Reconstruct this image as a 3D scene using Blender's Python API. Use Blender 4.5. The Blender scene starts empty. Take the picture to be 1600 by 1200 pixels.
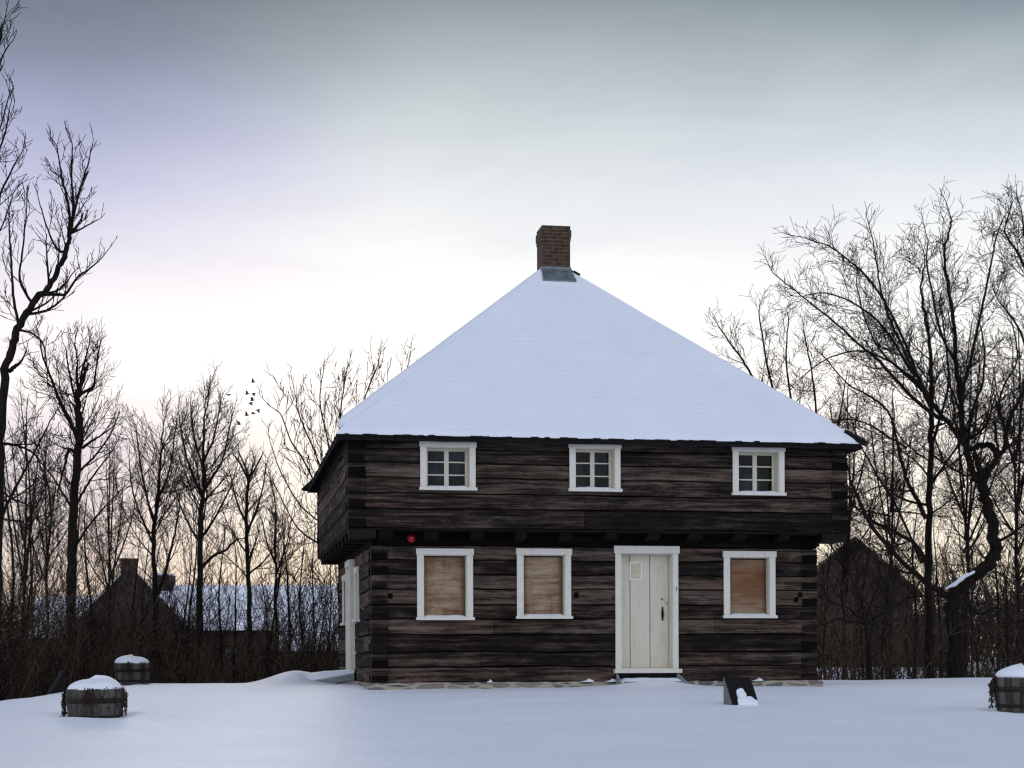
import bpy, math, random
import numpy as np
from mathutils import Vector, Matrix, noise
R = random.Random(11)
C = bpy.context.scene.collection
SC = bpy.context.scene
Z = Vector((0, 0, 1))

# ---------------------------------------------------------------- camera survey (from the photograph's perspective)
FPX, HY, ROLL = 2652.18, 1029.95, 0.0036
YAW = 0.1735
HX, HYY = -2.2585, 27.2          # near left corner of the lower storey
WL, DL, ZG, OV = 7.483, 7.415, -0.457, 0.397
ZE, EO, ZAP = 3.528, 0.179, 7.33

def at(px, py, Y):
    """world point seen at a photo pixel, at depth Y"""
    a, b = px - 800, py - 800
    c, s = math.cos(ROLL), math.sin(ROLL)
    x = c * a - s * b; y = s * a + c * b
    return Vector((x / FPX * Y, Y, (HY - 800 - y) / FPX * Y))

def sst(a, b, x):
    t = max(0.0, min(1.0, (x - a) / (b - a)))
    return t * t * (3 - 2 * t)

# ---------------------------------------------------------------- materials
def mat(name, build):
    m = bpy.data.materials.new(name); m.use_nodes = True
    nt = m.node_tree; bs = nt.nodes['Principled BSDF']
    build(nt, bs)
    return m

def N(nt, typ, **kw):
    n = nt.nodes.new(typ)
    for k, v in kw.items():
        if k.startswith('i_'):
            key = k[2:]
            n.inputs[int(key) if key.isdigit() else key.replace('_', ' ')].default_value = v
        else: setattr(n, k, v)
    return n

def ramp(nt, src, stops, interp='LINEAR'):
    r = nt.nodes.new('ShaderNodeValToRGB'); r.color_ramp.interpolation = interp
    el = r.color_ramp.elements
    while len(el) < len(stops): el.new(0.5)
    for e, (p, c) in zip(el, stops):
        e.position = p; e.color = (c[0], c[1], c[2], 1) if len(c) == 3 else c
    nt.links.new(src, r.inputs[0]); return r

def mapped(nt, kind, scale, rot=(0, 0, 0)):
    tc = nt.nodes.new('ShaderNodeTexCoord'); mp = nt.nodes.new('ShaderNodeMapping')
    mp.inputs['Scale'].default_value = scale; mp.inputs['Rotation'].default_value = rot
    nt.links.new(tc.outputs[kind], mp.inputs[0]); return mp.outputs[0]

def tex(nt, vec, scale, detail=4, rough=.55, dist=0.0):
    n = N(nt, 'ShaderNodeTexNoise', i_Scale=scale, i_Detail=detail, i_Roughness=rough, i_Distortion=dist)
    nt.links.new(vec, n.inputs['Vector']); return n.outputs['Fac']

def mixc(nt, fac, a, b, mode='MIX'):
    m = N(nt, 'ShaderNodeMix', data_type='RGBA', blend_type=mode)
    for v, s in ((fac, m.inputs[0]), (a, m.inputs[6]), (b, m.inputs[7])):
        if isinstance(v, (int, float)): s.default_value = v
        elif isinstance(v, tuple): s.default_value = (v[0], v[1], v[2], 1)
        else: nt.links.new(v, s)
    return m.outputs[2]

def math_(nt, op, a, b=None, clamp=False):
    m = N(nt, 'ShaderNodeMath', operation=op, use_clamp=clamp)
    for v, s in ((a, m.inputs[0]), (b, m.inputs[1])):
        if v is None: continue
        if isinstance(v, (int, float)): s.default_value = v
        else: nt.links.new(v, s)
    return m.outputs[0]

def bump(nt, bs, h, strength, dist):
    b = N(nt, 'ShaderNodeBump', i_Strength=strength, i_Distance=dist)
    nt.links.new(h, b.inputs['Height']); nt.links.new(b.outputs[0], bs.inputs['Normal'])

def tone(nt):
    a = N(nt, 'ShaderNodeAttribute', attribute_name='tone')
    return a.outputs['Fac']

def m_snow(nt, bs):
    v = mapped(nt, 'Object', (1, 1, 1))
    n1 = tex(nt, v, .9, 3); n2 = tex(nt, v, 55, 3); n3 = tex(nt, mapped(nt, 'Object', (1, 2.6, 1)), 4.5, 4, .55, .5)
    c = ramp(nt, n1, [(.3, (.80, .835, .91)), (.7, (.85, .875, .93))])
    nt.links.new(c.outputs[0], bs.inputs['Base Color'])
    bs.inputs['Roughness'].default_value = .55; bs.inputs['Specular IOR Level'].default_value = .25
    h = math_(nt, 'ADD', math_(nt, 'MULTIPLY', n3, .85), math_(nt, 'MULTIPLY', n2, .13))
    bump(nt, bs, h, .55, .06)

def m_roofsnow(nt, bs):
    v = mapped(nt, 'UV', (1, 1, 1))
    n1 = tex(nt, v, 1.1, 3); n2 = tex(nt, v, 40, 3)
    n3 = tex(nt, mapped(nt, 'UV', (.35, 7.0, 1)), 1.6, 3)
    sep = N(nt, 'ShaderNodeSeparateXYZ'); nt.links.new(v, sep.inputs[0])
    w = math_(nt, 'PINGPONG', sep.outputs[1], .066)
    c = ramp(nt, n1, [(.3, (.78, .81, .895)), (.7, (.83, .855, .925))])
    nt.links.new(c.outputs[0], bs.inputs['Base Color'])
    bs.inputs['Roughness'].default_value = .6; bs.inputs['Specular IOR Level'].default_value = .2
    fade = ramp(nt, n3, [(.40, (0, 0, 0)), (.68, (1, 1, 1))])
    h = math_(nt, 'ADD', math_(nt, 'MULTIPLY', math_(nt, 'MULTIPLY', w, 4.0), fade.outputs[0]), math_(nt, 'ADD', math_(nt, 'MULTIPLY', n2, .12), math_(nt, 'MULTIPLY', n3, .5)))
    bump(nt, bs, h, .55, .036)

def m_log(nt, bs):
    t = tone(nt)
    sep = N(nt, 'ShaderNodeSeparateXYZ')
    tc = N(nt, 'ShaderNodeTexCoord'); nt.links.new(tc.outputs['UV'], sep.inputs[0])
    long_ = tex(nt, mapped(nt, 'UV', (.42, 7, 1)), 1.5, 6, .66, .15)
    fine = tex(nt, mapped(nt, 'UV', (1.0, 26, 1)), 1.7, 6, .72, .12)
    blot = tex(nt, mapped(nt, 'UV', (1.0, 2.6, 1)), 2.3, 6, .68, .5)
    # weathering: pale grey brown where the face is worn, black tar where it is wet
    f = math_(nt, 'ADD', math_(nt, 'MULTIPLY', long_, .75), math_(nt, 'MULTIPLY', fine, .38))
    f = math_(nt, 'ADD', f, math_(nt, 'MULTIPLY', blot, .42))
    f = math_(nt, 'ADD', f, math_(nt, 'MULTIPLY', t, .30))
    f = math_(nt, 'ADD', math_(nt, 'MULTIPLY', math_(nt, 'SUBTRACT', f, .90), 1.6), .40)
    r = ramp(nt, f, [(.14, (.0025, .0021, .0020)), (.32, (.0085, .0062, .0052)), (.46, (.027, .0195, .0160)), (.59, (.074, .0545, .043)), (.80, (.145, .110, .086))])
    # checks running with the grain
    ck = tex(nt, mapped(nt, 'UV', (.7, 16, 1)), 3.1, 2, .5, .8)
    ckr = ramp(nt, ck, [(.30, (.12, .12, .12)), (.345, (1, 1, 1))])
    col = mixc(nt, 1.0, r.outputs[0], ckr.outputs[0], 'MULTIPLY')
    # each timber has a tint of its own
    hue = ramp(nt, tex(nt, mapped(nt, 'UV', (.25, 1.2, 1)), 1.3, 2), [(.38, (1.08, .96, .91)), (.62, (.95, 1.0, 1.01))])
    col = mixc(nt, 1.0, col, hue.outputs[0], 'MULTIPLY')
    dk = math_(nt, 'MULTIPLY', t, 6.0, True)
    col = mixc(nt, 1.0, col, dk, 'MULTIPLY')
    nt.links.new(col, bs.inputs['Base Color'])
    bs.inputs['Roughness'].default_value = .9; bs.inputs['Specular IOR Level'].default_value = .15
    h = math_(nt, 'ADD', math_(nt, 'MULTIPLY', fine, .6), math_(nt, 'ADD', math_(nt, 'MULTIPLY', ckr.outputs[0], .6), long_))
    bump(nt, bs, h, .7, .012)

def wood(base, dark, rough=.85, grain=1.0):
    def b(nt, bs):
        f = tex(nt, mapped(nt, 'UV', (1.2, 26 * grain, 1)), 2.0, 5, .6, .3)
        g = tex(nt, mapped(nt, 'UV', (1.5, 2.5, 1)), 2.3, 4)
        k = math_(nt, 'ADD', math_(nt, 'MULTIPLY', f, .6), math_(nt, 'MULTIPLY', g, .45))
        k = math_(nt, 'ADD', k, math_(nt, 'MULTIPLY', math_(nt, 'SUBTRACT', tone(nt), .5), .5))
        r = ramp(nt, k, [(.36, dark), (.68, base)])
        nt.links.new(r.outputs[0], bs.inputs['Base Color']); bs.inputs['Roughness'].default_value = rough
        bs.inputs['Specular IOR Level'].default_value = .2
        bump(nt, bs, f, .4, .006)
    return b

def paint(col, dirt, amount=.5):
    def b(nt, bs):
        v = mapped(nt, 'Object', (1, 1, 1))
        n = tex(nt, v, 5, 5, .65); s = tex(nt, mapped(nt, 'Object', (14, 14, 1.2)), 2.2, 4, .6)
        k = math_(nt, 'ADD', math_(nt, 'MULTIPLY', n, .55), math_(nt, 'MULTIPLY', s, .45))
        r = ramp(nt, k, [(.30, dirt), (.30 + .28 * amount, col)])
        nt.links.new(r.outputs[0], bs.inputs['Base Color'])
        bs.inputs['Roughness'].default_value = .55; bs.inputs['Specular IOR Level'].default_value = .25
        bump(nt, bs, math_(nt, 'ADD', s, n), .25, .004)
    return b

def m_ply(kind):
    def b(nt, bs):
        v = mapped(nt, 'Object', (1, 1, 1))
        g = tex(nt, mapped(nt, 'Object', (1.2, 1.2, 9)), 1.5, 4, .55, .8)
        g2 = tex(nt, mapped(nt, 'Object', (2.5, 2.5, 40)), 2.0, 4, .6, .3)
        st = tex(nt, v, 2.6, 5, .6, .4)
        k = math_(nt, 'ADD', math_(nt, 'MULTIPLY', g, .7), math_(nt, 'MULTIPLY', g2, .3))
        r = ramp(nt, k, [(.34, (.15, .085, .038)), (.50, (.30, .212, .128)), (.66, (.35, .282, .195))])
        col = r.outputs[0]
        if kind == 2:
            tc = N(nt, 'ShaderNodeTexCoord'); sp = N(nt, 'ShaderNodeSeparateXYZ'); nt.links.new(tc.outputs['Object'], sp.inputs[0])
            # rain stain gathered in the upper half of the sheet
            hgt = math_(nt, 'DIVIDE', math_(nt, 'SUBTRACT', sp.outputs[2], 1.02), 1.05)
            hk = ramp(nt, hgt, [(.15, (0, 0, 0)), (.55, (.8, .8, .8)), (.82, (1, 1, 1)), (.98, (.35, .35, .35))])
            k2 = math_(nt, 'MULTIPLY', hk.outputs[0], ramp(nt, st, [(.30, (.45, .45, .45)), (.52, (1, 1, 1))]).outputs[0], True)
            col = mixc(nt, k2, col, (.150, .048, .011))
        else:
            stn = ramp(nt, st, [(.44, (1.08, 1.08, 1.08)), (.66, (.50, .34, .22))])
            col = mixc(nt, .9, col, stn.outputs[0], 'MULTIPLY')
        uv = N(nt, 'ShaderNodeTexCoord'); s2 = N(nt, 'ShaderNodeSeparateXYZ'); nt.links.new(uv.outputs['UV'], s2.inputs[0])
        # damp rim along the edges of the sheet
        ex = math_(nt, 'MINIMUM', s2.outputs[0], math_(nt, 'SUBTRACT', .72, s2.outputs[0]))
        rim = ramp(nt, math_(nt, 'ADD', ex, math_(nt, 'MULTIPLY', math_(nt, 'SUBTRACT', st, .5), .16)), [(.0, (.35, .2, .11)), (.09, (1, 1, 1))])
        col = mixc(nt, .85, col, rim.outputs[0], 'MULTIPLY')
        kn = N(nt, 'ShaderNodeTexVoronoi', i_Scale=7.0); nt.links.new(v, kn.inputs['Vector'])
        kr = ramp(nt, kn.outputs['Distance'], [(.05, (.25, .18, .12)), (.085, (1, 1, 1))])
        col = mixc(nt, .7, col, kr.outputs[0], 'MULTIPLY')
        nt.links.new(col, bs.inputs['Base Color']); bs.inputs['Roughness'].default_value = .8
        bump(nt, bs, g2, .2, .004)
    return b

def plain(col, rough=.6, metal=0.0, var=.25, scale=12, spec=.3):
    def b(nt, bs):
        n = tex(nt, mapped(nt, 'Object', (1, 1, 1)), scale, 5, .6)
        lo = tuple(c * (1 - var) for c in col); hi = tuple(min(1, c * (1 + var)) for c in col)
        r = ramp(nt, n, [(.32, lo), (.68, hi)])
        nt.links.new(r.outputs[0], bs.inputs['Base Color'])
        bs.inputs['Roughness'].default_value = rough; bs.inputs['Metallic'].default_value = metal
        bs.inputs['Specular IOR Level'].default_value = spec
        bump(nt, bs, n, .2, .01)
    return b

def m_glass(nt, bs):
    n = tex(nt, mapped(nt, 'Object', (1, 1, .8)), 2.4, 4)
    r = ramp(nt, n, [(.46, (.001, .0015, .002)), (.60, (.014, .026, .030))])  # teal patches put reflections into the base colour of the panes
    nt.links.new(r.outputs[0], bs.inputs['Base Color'])
    bs.inputs['Roughness'].default_value = .05; bs.inputs['IOR'].default_value = 1.5; bs.inputs['Specular IOR Level'].default_value = .17
    bump(nt, bs, n, .12, .05)

def m_brick(nt, bs):
    v = mapped(nt, 'UV', (1, 1, 1))
    br = N(nt, 'ShaderNodeTexBrick', i_Scale=1.0)
    br.inputs['Color1'].default_value = (.074, .040, .020, 1); br.inputs['Color2'].default_value = (.036, .023, .013, 1)
    br.inputs['Mortar'].default_value = (.15, .112, .078, 1)
    br.inputs['Mortar Size'].default_value = .0075; br.inputs['Brick Width'].default_value = .21; br.inputs['Row Height'].default_value = .0665
    br.inputs['Bias'].default_value = -.1; br.inputs['Mortar Smooth'].default_value = .3
    nt.links.new(v, br.inputs['Vector'])
    n = tex(nt, v, 9, 5, .6)
    d = ramp(nt, n, [(.3, (.45, .45, .45)), (.65, (1.15, 1.12, 1.05))])
    col = mixc(nt, 1.0, br.outputs['Color'], d.outputs[0], 'MULTIPLY')
    nt.links.new(col, bs.inputs['Base Color']); bs.inputs['Roughness'].default_value = .9
    h = math_(nt, 'SUBTRACT', math_(nt, 'MULTIPLY', n, .3), br.outputs['Fac'])
    bump(nt, bs, h, .8, .01)

def m_stone(nt, bs):
    v = mapped(nt, 'UV', (3.2, 8.5, 1))
    nz = N(nt, 'ShaderNodeTexNoise', i_Scale=1.5, i_Detail=3.0); nt.links.new(v, nz.inputs['Vector'])
    vv = mixc(nt, .14, v, nz.outputs['Color'])
    e = N(nt, 'ShaderNodeTexVoronoi', feature='DISTANCE_TO_EDGE', i_Scale=1.0); nt.links.new(vv, e.inputs['Vector'])
    c = N(nt, 'ShaderNodeTexVoronoi', i_Scale=1.0); nt.links.new(vv, c.inputs['Vector'])
    sp = N(nt, 'ShaderNodeSeparateColor'); nt.links.new(c.outputs['Color'], sp.inputs[0])
    st = ramp(nt, sp.outputs[0], [(.0, (.09, .095, .10)), (.5, (.18, .17, .155)), (1., (.29, .255, .20))])
    n = tex(nt, v, 4, 5, .65)
    col = mixc(nt, 1.0, st.outputs[0], ramp(nt, n, [(.3, (.55, .55, .55)), (.7, (1.2, 1.2, 1.2))]).outputs[0], 'MULTIPLY')
    k = ramp(nt, e.outputs['Distance'], [(.05, (1, 1, 1)), (.13, (0, 0, 0))])
    col = mixc(nt, k.outputs[0], col, (.38, .335, .26))
    nt.links.new(col, bs.inputs['Base Color']); bs.inputs['Roughness'].default_value = .95
    bump(nt, bs, math_(nt, 'ADD', math_(nt, 'MINIMUM', e.outputs['Distance'], .2), math_(nt, 'MULTIPLY', n, .15)), .8, .04)

def bark(lo, hi):
    def b(nt, bs):
        n = tex(nt, mapped(nt, 'Object', (6, 6, 1.3)), 2.5, 5, .65)
        k = math_(nt, 'ADD', n, math_(nt, 'MULTIPLY', math_(nt, 'SUBTRACT', tone(nt), .5), .6))
        r = ramp(nt, k, [(.25, lo), (.75, hi)])
        nt.links.new(r.outputs[0], bs.inputs['Base Color']); bs.inputs['Roughness'].default_value = .95
        bs.inputs['Specular IOR Level'].default_value = .1
        bump(nt, bs, n, .6, .03)
    return b

M = {
    'snow': mat('snow', m_snow), 'roof_snow': mat('roof_snow', m_roofsnow), 'log': mat('weathered_log', m_log),
    'shingle': mat('old_shingles', wood((.011, .009, .008), (.003, .0025, .002))),
    'beam': mat('shade_darkened_beam', wood((.011, .0085, .0075), (.002, .0016, .0016))),  # colour darkened to imitate the shade under the overhang
    'white': mat('white_paint', paint((.70, .68, .605), (.54, .51, .43), .65)),
    'bright': mat('fresh_white_paint', plain((.90, .90, .90), .5, 0, .03, 9)),
    'cream': mat('cream_paint', paint((.67, .635, .515), (.52, .475, .36), .65)),
    'ply': mat('plywood', m_ply(0)), 'ply2': mat('stained_plywood', m_ply(2)),
    'glass': mat('window_glass', m_glass), 'brick': mat('chimney_brick', m_brick), 'stone': mat('field_stone', m_stone),
    'lead': mat('lead_flashing', plain((.16, .20, .21), .5, .5, .3, 7)),
    'iron_and_shade': mat('black_iron_and_shade', plain((.012, .012, .012), .45, .4)),  # door handle, and black sheets that paint shade into gaps
    'brass': mat('dull_brass', plain((.22, .20, .15), .4, .8)),
    'red': mat('red_enamel', plain((.42, .010, .012), .35, 0, .3, 30)),
    'stave': mat('barrel_stave', wood((.105, .10, .085), (.03, .028, .024))),
    'hoop': mat('rusty_hoop', plain((.022, .016, .014), .7, .3)),
    'vine': mat('dead_vine', plain((.050, .033, .024), .95, 0, .5, 40, .1)),
    'black': mat('black_panel', plain((.0045, .0045, .005), .6, 0, .2, 20, .15)),
    'grey': mat('grey_sheet_metal', plain((.16, .16, .165), .55, .1, .15, 9)),
    'board': mat('grey_board', wood((.27, .29, .29), (.10, .11, .115))),
    'bark': mat('dark_bark', bark((.004, .0033, .003), (.026, .020, .017))),
    'twig': mat('bare_twigs', bark((.005, .0038, .0034), (.030, .022, .018))),
    'brush': mat('brushwood', bark((.005, .004, .0032), (.105, .072, .048))),
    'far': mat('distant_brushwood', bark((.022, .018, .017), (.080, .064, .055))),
    'leaf': mat('dry_leaf', plain((.11, .045, .026), .9, 0, .5, 15)),
    'rubble': mat('far_stone_wall', plain((.046, .036, .032), .95, 0, .55, 3.5)),
    'plank': mat('far_brown_planks', plain((.056, .038, .030), .95, 0, .5, 5)),
    'feather': mat('dark_feathers', plain((.010, .010, .011), .8)),
    'paper': mat('aged_paper', plain((.60, .55, .41), .8, 0, .14, 14)),
}

# ---------------------------------------------------------------- mesh helpers
class MB:
    def __init__(s): s.v = []; s.f = []; s.uv = []; s.t = []; s.smooth = []
    def face(s, pts, uv=None, t=.5, sm=False):
        b = len(s.v); s.v += [tuple(p) for p in pts]; n = len(pts)
        s.f.append(tuple(range(b, b + n)))
        s.uv.append(uv if uv else [(0, 0)] * n); s.t.append(t); s.smooth.append(sm)
    def hexa(s, p, t=.5, uo=None, sides='all'):
        """p: 8 corners 0-3 bottom ring, 4-7 top ring; uv runs along the longest edge"""
        p = [Vector(q) for q in p]
        ex = [(p[1] - p[0]), (p[3] - p[0]), (p[4] - p[0])]
        L = [e.length for e in ex]; k = L.index(max(L))
        if uo is None: uo = (R.random() * 9, R.random() * 9)
        ax = ex[k].normalized()
        for q in ((0, 3, 2, 1), (4, 5, 6, 7), (0, 1, 5, 4), (1, 2, 6, 5), (2, 3, 7, 6), (3, 0, 4, 7)):
            P = [p[i] for i in q]
            n = (P[1] - P[0]).cross(P[3] - P[0])
            if n.length < 1e-12: n = (P[2] - P[1]).cross(P[0] - P[1])
            n = n.normalized() if n.length else Z
            if abs(n.dot(ax)) > .9:
                a = ex[(k + 1) % 3].normalized()
            else: a = ax
            c = n.cross(a)
            s.face(P, [(uo[0] + (x - p[0]).dot(a), uo[1] + (x - p[0]).dot(c)) for x in P], t)
    def box(s, x0, x1, y0, y1, z0, z1, t=.5, uo=None):
        s.hexa([(x0, y0, z0), (x1, y0, z0), (x1, y1, z0), (x0, y1, z0), (x0, y0, z1), (x1, y0, z1), (x1, y1, z1), (x0, y1, z1)], t, uo)
    def tube(s, pts, rad, k=6, t=.5, cap=True):
        pts = [Vector(p) for p in pts]; rings = []
        for i, p in enumerate(pts):
            d = (pts[min(i + 1, len(pts) - 1)] - pts[max(i - 1, 0)])
            d = d.normalized() if d.length else Z
            a = d.cross(Vector((.31, .87, .38))).normalized(); b = d.cross(a)
            r = rad[i] if isinstance(rad, (list, tuple)) else rad
            rings.append([p + a * (r * math.cos(2 * math.pi * j / k)) + b * (r * math.sin(2 * math.pi * j / k)) for j in range(k)])
        s.rings(rings, t, cap)
    def rings(s, rings, t=.5, cap=True, uvs=(1, 1)):
        b = len(s.v); k = len(rings[0])
        for r in rings: s.v += [tuple(p) for p in r]
        for i in range(len(rings) - 1):
            for j in range(k):
                j2 = (j + 1) % k
                s.f.append((b + i * k + j, b + i * k + j2, b + (i + 1) * k + j2, b + (i + 1) * k + j))
                s.uv.append([(i * .1, j / k), (i * .1, (j + 1) / k), (i * .1 + .1, (j + 1) / k), (i * .1 + .1, j / k)])
                s.t.append(t); s.smooth.append(True)
        if cap:
            for base, rev in ((b, True), (b + (len(rings) - 1) * k, False)):
                q = tuple(range(base, base + k)); q = q[::-1] if rev else q
                s.f.append(q); s.uv.append([(0, 0)] * k); s.t.append(t); s.smooth.append(False)
    def grid(s, P, UV=None, t=.5, sm=True):
        b = len(s.v); n = len(P); m = len(P[0])
        for row in P: s.v += [tuple(p) for p in row]
        for i in range(n - 1):
            for j in range(m - 1):
                s.f.append((b + i * m + j, b + i * m + j + 1, b + (i + 1) * m + j + 1, b + (i + 1) * m + j))
                s.uv.append([UV[i][j], UV[i][j + 1], UV[i + 1][j + 1], UV[i + 1][j]] if UV else [(0, 0)] * 4)
                s.t.append(t); s.smooth.append(sm)
    def build(s, name, m, parent=None, off=(0, 0, 0), bevel=0):
        me = bpy.data.meshes.new(name)
        o_ = Vector(off)
        me.from_pydata([tuple(Vector(v) - o_) for v in s.v], [], s.f)
        uvl = me.uv_layers.new(name='UVMap')
        uvl.data.foreach_set('uv', [c for f in s.uv for p in f for c in p])
        ca = me.color_attributes.new('tone', 'FLOAT_COLOR', 'CORNER')
        ca.data.foreach_set('color', [c for f, t in zip(s.f, s.t) for _ in f for c in (t, t, t, 1)])
        me.polygons.foreach_set('use_smooth', s.smooth)
        me.materials.append(M[m]); me.update()
        o = bpy.data.objects.new(name, me); C.objects.link(o)
        if parent: o.parent = parent
        if bevel:
            bv = o.modifiers.new('edge', 'BEVEL'); bv.width = bevel; bv.segments = 1; bv.limit_method = 'ANGLE'
        return o

class Wood:
    """many tapered polylines turned into one tube mesh at once"""
    def __init__(s): s.b = {}
    def add(s, pts, rad, k=3, t=.5):
        s.b.setdefault((len(pts), k), []).append(([tuple(p) for p in pts], rad, t))
    def build(s, name, m, parent=None, off=(0, 0, 0)):
        VV = []; FF = []; TT = []; base = 0
        for (n, k), L in s.b.items():
            P = np.array([l[0] for l in L], dtype=np.float64) - np.array(off)[None, None, :]
            r = np.array([l[1] for l in L]); t = np.array([l[2] for l in L])
            T = np.gradient(P, axis=1); T /= (np.linalg.norm(T, axis=2, keepdims=True) + 1e-9)
            A = np.cross(T, np.array([.31, .87, .38])[None, None, :]); A /= (np.linalg.norm(A, axis=2, keepdims=True) + 1e-9)
            Bn = np.cross(T, A)
            an = np.arange(k) * 2 * np.pi / k
            V = P[:, :, None, :] + r[:, :, None, None] * (A[:, :, None, :] * np.cos(an)[None, None, :, None] + Bn[:, :, None, :] * np.sin(an)[None, None, :, None])
            nb = len(L); idx = base + np.arange(nb * n * k).reshape(nb, n, k)
            q = np.stack([idx[:, :-1], np.roll(idx, -1, 2)[:, :-1], np.roll(idx, -1, 2)[:, 1:], idx[:, 1:]], -1)
            VV.append(V.reshape(-1, 3)); FF.append(q.reshape(-1, 4)); TT.append(np.repeat(t, n * k)); base += nb * n * k
        V = np.concatenate(VV); F = np.concatenate(FF); T = np.concatenate(TT)
        me = bpy.data.meshes.new(name)
        me.vertices.add(len(V)); me.vertices.foreach_set('co', V.astype(np.float32).ravel())
        me.loops.add(F.size); me.loops.foreach_set('vertex_index', F.astype(np.int32).ravel())
        me.polygons.add(len(F)); me.polygons.foreach_set('loop_start', (np.arange(len(F)) * 4).astype(np.int32))
        me.polygons.foreach_set('use_smooth', np.ones(len(F), dtype=bool))
        ca = me.color_attributes.new('tone', 'FLOAT_COLOR', 'POINT')
        ca.data.foreach_set('color', np.repeat(T[:, None], 4, 1).astype(np.float32).ravel())
        me.materials.append(M[m]); me.update(calc_edges=True)
        o = bpy.data.objects.new(name, me); C.objects.link(o)
        if parent: o.parent = parent
        return o

def tag(o, label=None, cat=None, group=None, kind=None):
    if label: o['label'] = label
    if cat: o['category'] = cat
    if group: o['group'] = group
    if kind: o['kind'] = kind
    return o

def thing(name, label, cat, loc=(0, 0, 0), rz=0, group=None):
    o = bpy.data.objects.new(name, None); C.objects.link(o)
    o.location = loc; o.rotation_euler = (0, 0, rz); o.empty_display_size = .2
    return tag(o, label, cat, group)

def nz(x, y, z=0.0): return noise.noise(Vector((x, y, z)))

# ---------------------------------------------------------------- ground
def house_local(x, y):
    dx, dy = x - HX, y - HYY
    return dx * math.cos(YAW) + dy * math.sin(YAW), -dx * math.sin(YAW) + dy * math.cos(YAW)

def gz(x, y):
    # the yard climbs gently to the house and lies level behind it
    d = 27.6 - y
    z = -.445 - .0365 * (.5 * (d + math.sqrt(d * d + 1.2)))
    if y < 3: z = max(z, -1.55)
    # it falls away on the left and behind
    e = max(0.0, -7.0 - x) ; dl = 1.0 - math.exp(-(e / 3.2) ** 2)
    f = max(0.0, y - 34.6); db = 1.0 - math.exp(-(f / 3.0) ** 2)
    left = 1 - sst(0, 9, x)
    z -= 2.0 * dl * (1 - .0 * db)
    z -= (1.3 * left + .75 * (1 - left)) * db * (1 - dl * .6)
    # far right the ground comes up again
    z += (1 - left) * .95 * sst(46, 76, y) - (1 - left) * .3 * sst(90, 140, y)
    if y < 60:
        a = 1 - sst(45, 60, y)
        z += a * (.045 * nz(x * .22, y * .3, 3.1) + .02 * nz(x * .7, y * .9, 9.3) + .006 * nz(x * 2.3, y * 3.4, 1.7))
        # wind ledge across the yard
        z += .022 * math.exp(-((y - 23.9 - .5 * math.sin(x * .4)) / .35) ** 2) * sst(-4, 0, x)
        z += .016 * math.exp(-((y - 20.2 - .06 * x - .3 * nz(x * .6, 0)) / .22) ** 2) * (.5 + .5 * nz(x * .35, 7))
        u, v = house_local(x, y)
        # bank by the side door
        z += .235 * math.exp(-((u + 1.05) / .62) ** 2 - ((v - 4.0) / 1.0) ** 2)
        z += .05 * math.exp(-((u + .35) / .5) ** 2 - ((v - 4.2) / .6) ** 2) + .10 * math.exp(-((u + 1.05) / .22) ** 2 - ((v - 3.2) / .5) ** 2)
        # scour along the foot of the front wall, small drift at the door
        if -1 < u < WL + 1:
            z += .04 * math.exp(-((v + .25) / .22) ** 2) * (nz(u * 1.3, 2.2) - .35)
        z += .10 * math.exp(-((u - 4.55) / .62) ** 2 - ((v + .40) / .33) ** 2)
        for bx, by in ((-5.18, 21.0), (-7.38, 33.0), (6.32, 21.0)):
            r = math.hypot(x - bx, y - by)
            z += .03 * math.exp(-((r - .60) / .25) ** 2) * (.4 + nz(x * 2, y * 2, 5)) - .03 * math.exp(-((r - .40) / .13) ** 2)
    return z

def axis_pts(lo, hi, step, far, g=1.35):
    a = list(np.arange(lo, hi + 1e-6, step)); s = step
    while a[-1] < far: s *= g; a.append(a[-1] + s)
    s = step
    while a[0] > -far: s *= g; a.insert(0, a[0] - s)
    return a
xs = axis_pts(-10.5, 10.5, .13, 1600); ys = axis_pts(13.0, 40.0, .14, 1600)
ys = [y for y in ys if y > -400]
gm = MB(); gm.grid([[(x, y, gz(x, y)) for x in xs] for y in ys])
gm.t = [.5] * len(gm.f)
ground = gm.build('snowy_ground', 'snow'); ground['kind'] = 'structure'

# ---------------------------------------------------------------- the log house
house = thing('log_house', 'two storey dark log blockhouse with overhanging upper floor and snowy hipped roof', 'house', (HX, HYY, ZG), YAW)
OFF = (0, 0, ZG)
def part(mb, name, m, parent=None, bevel=0): return mb.build(name, m, parent or house, OFF, bevel)

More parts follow.
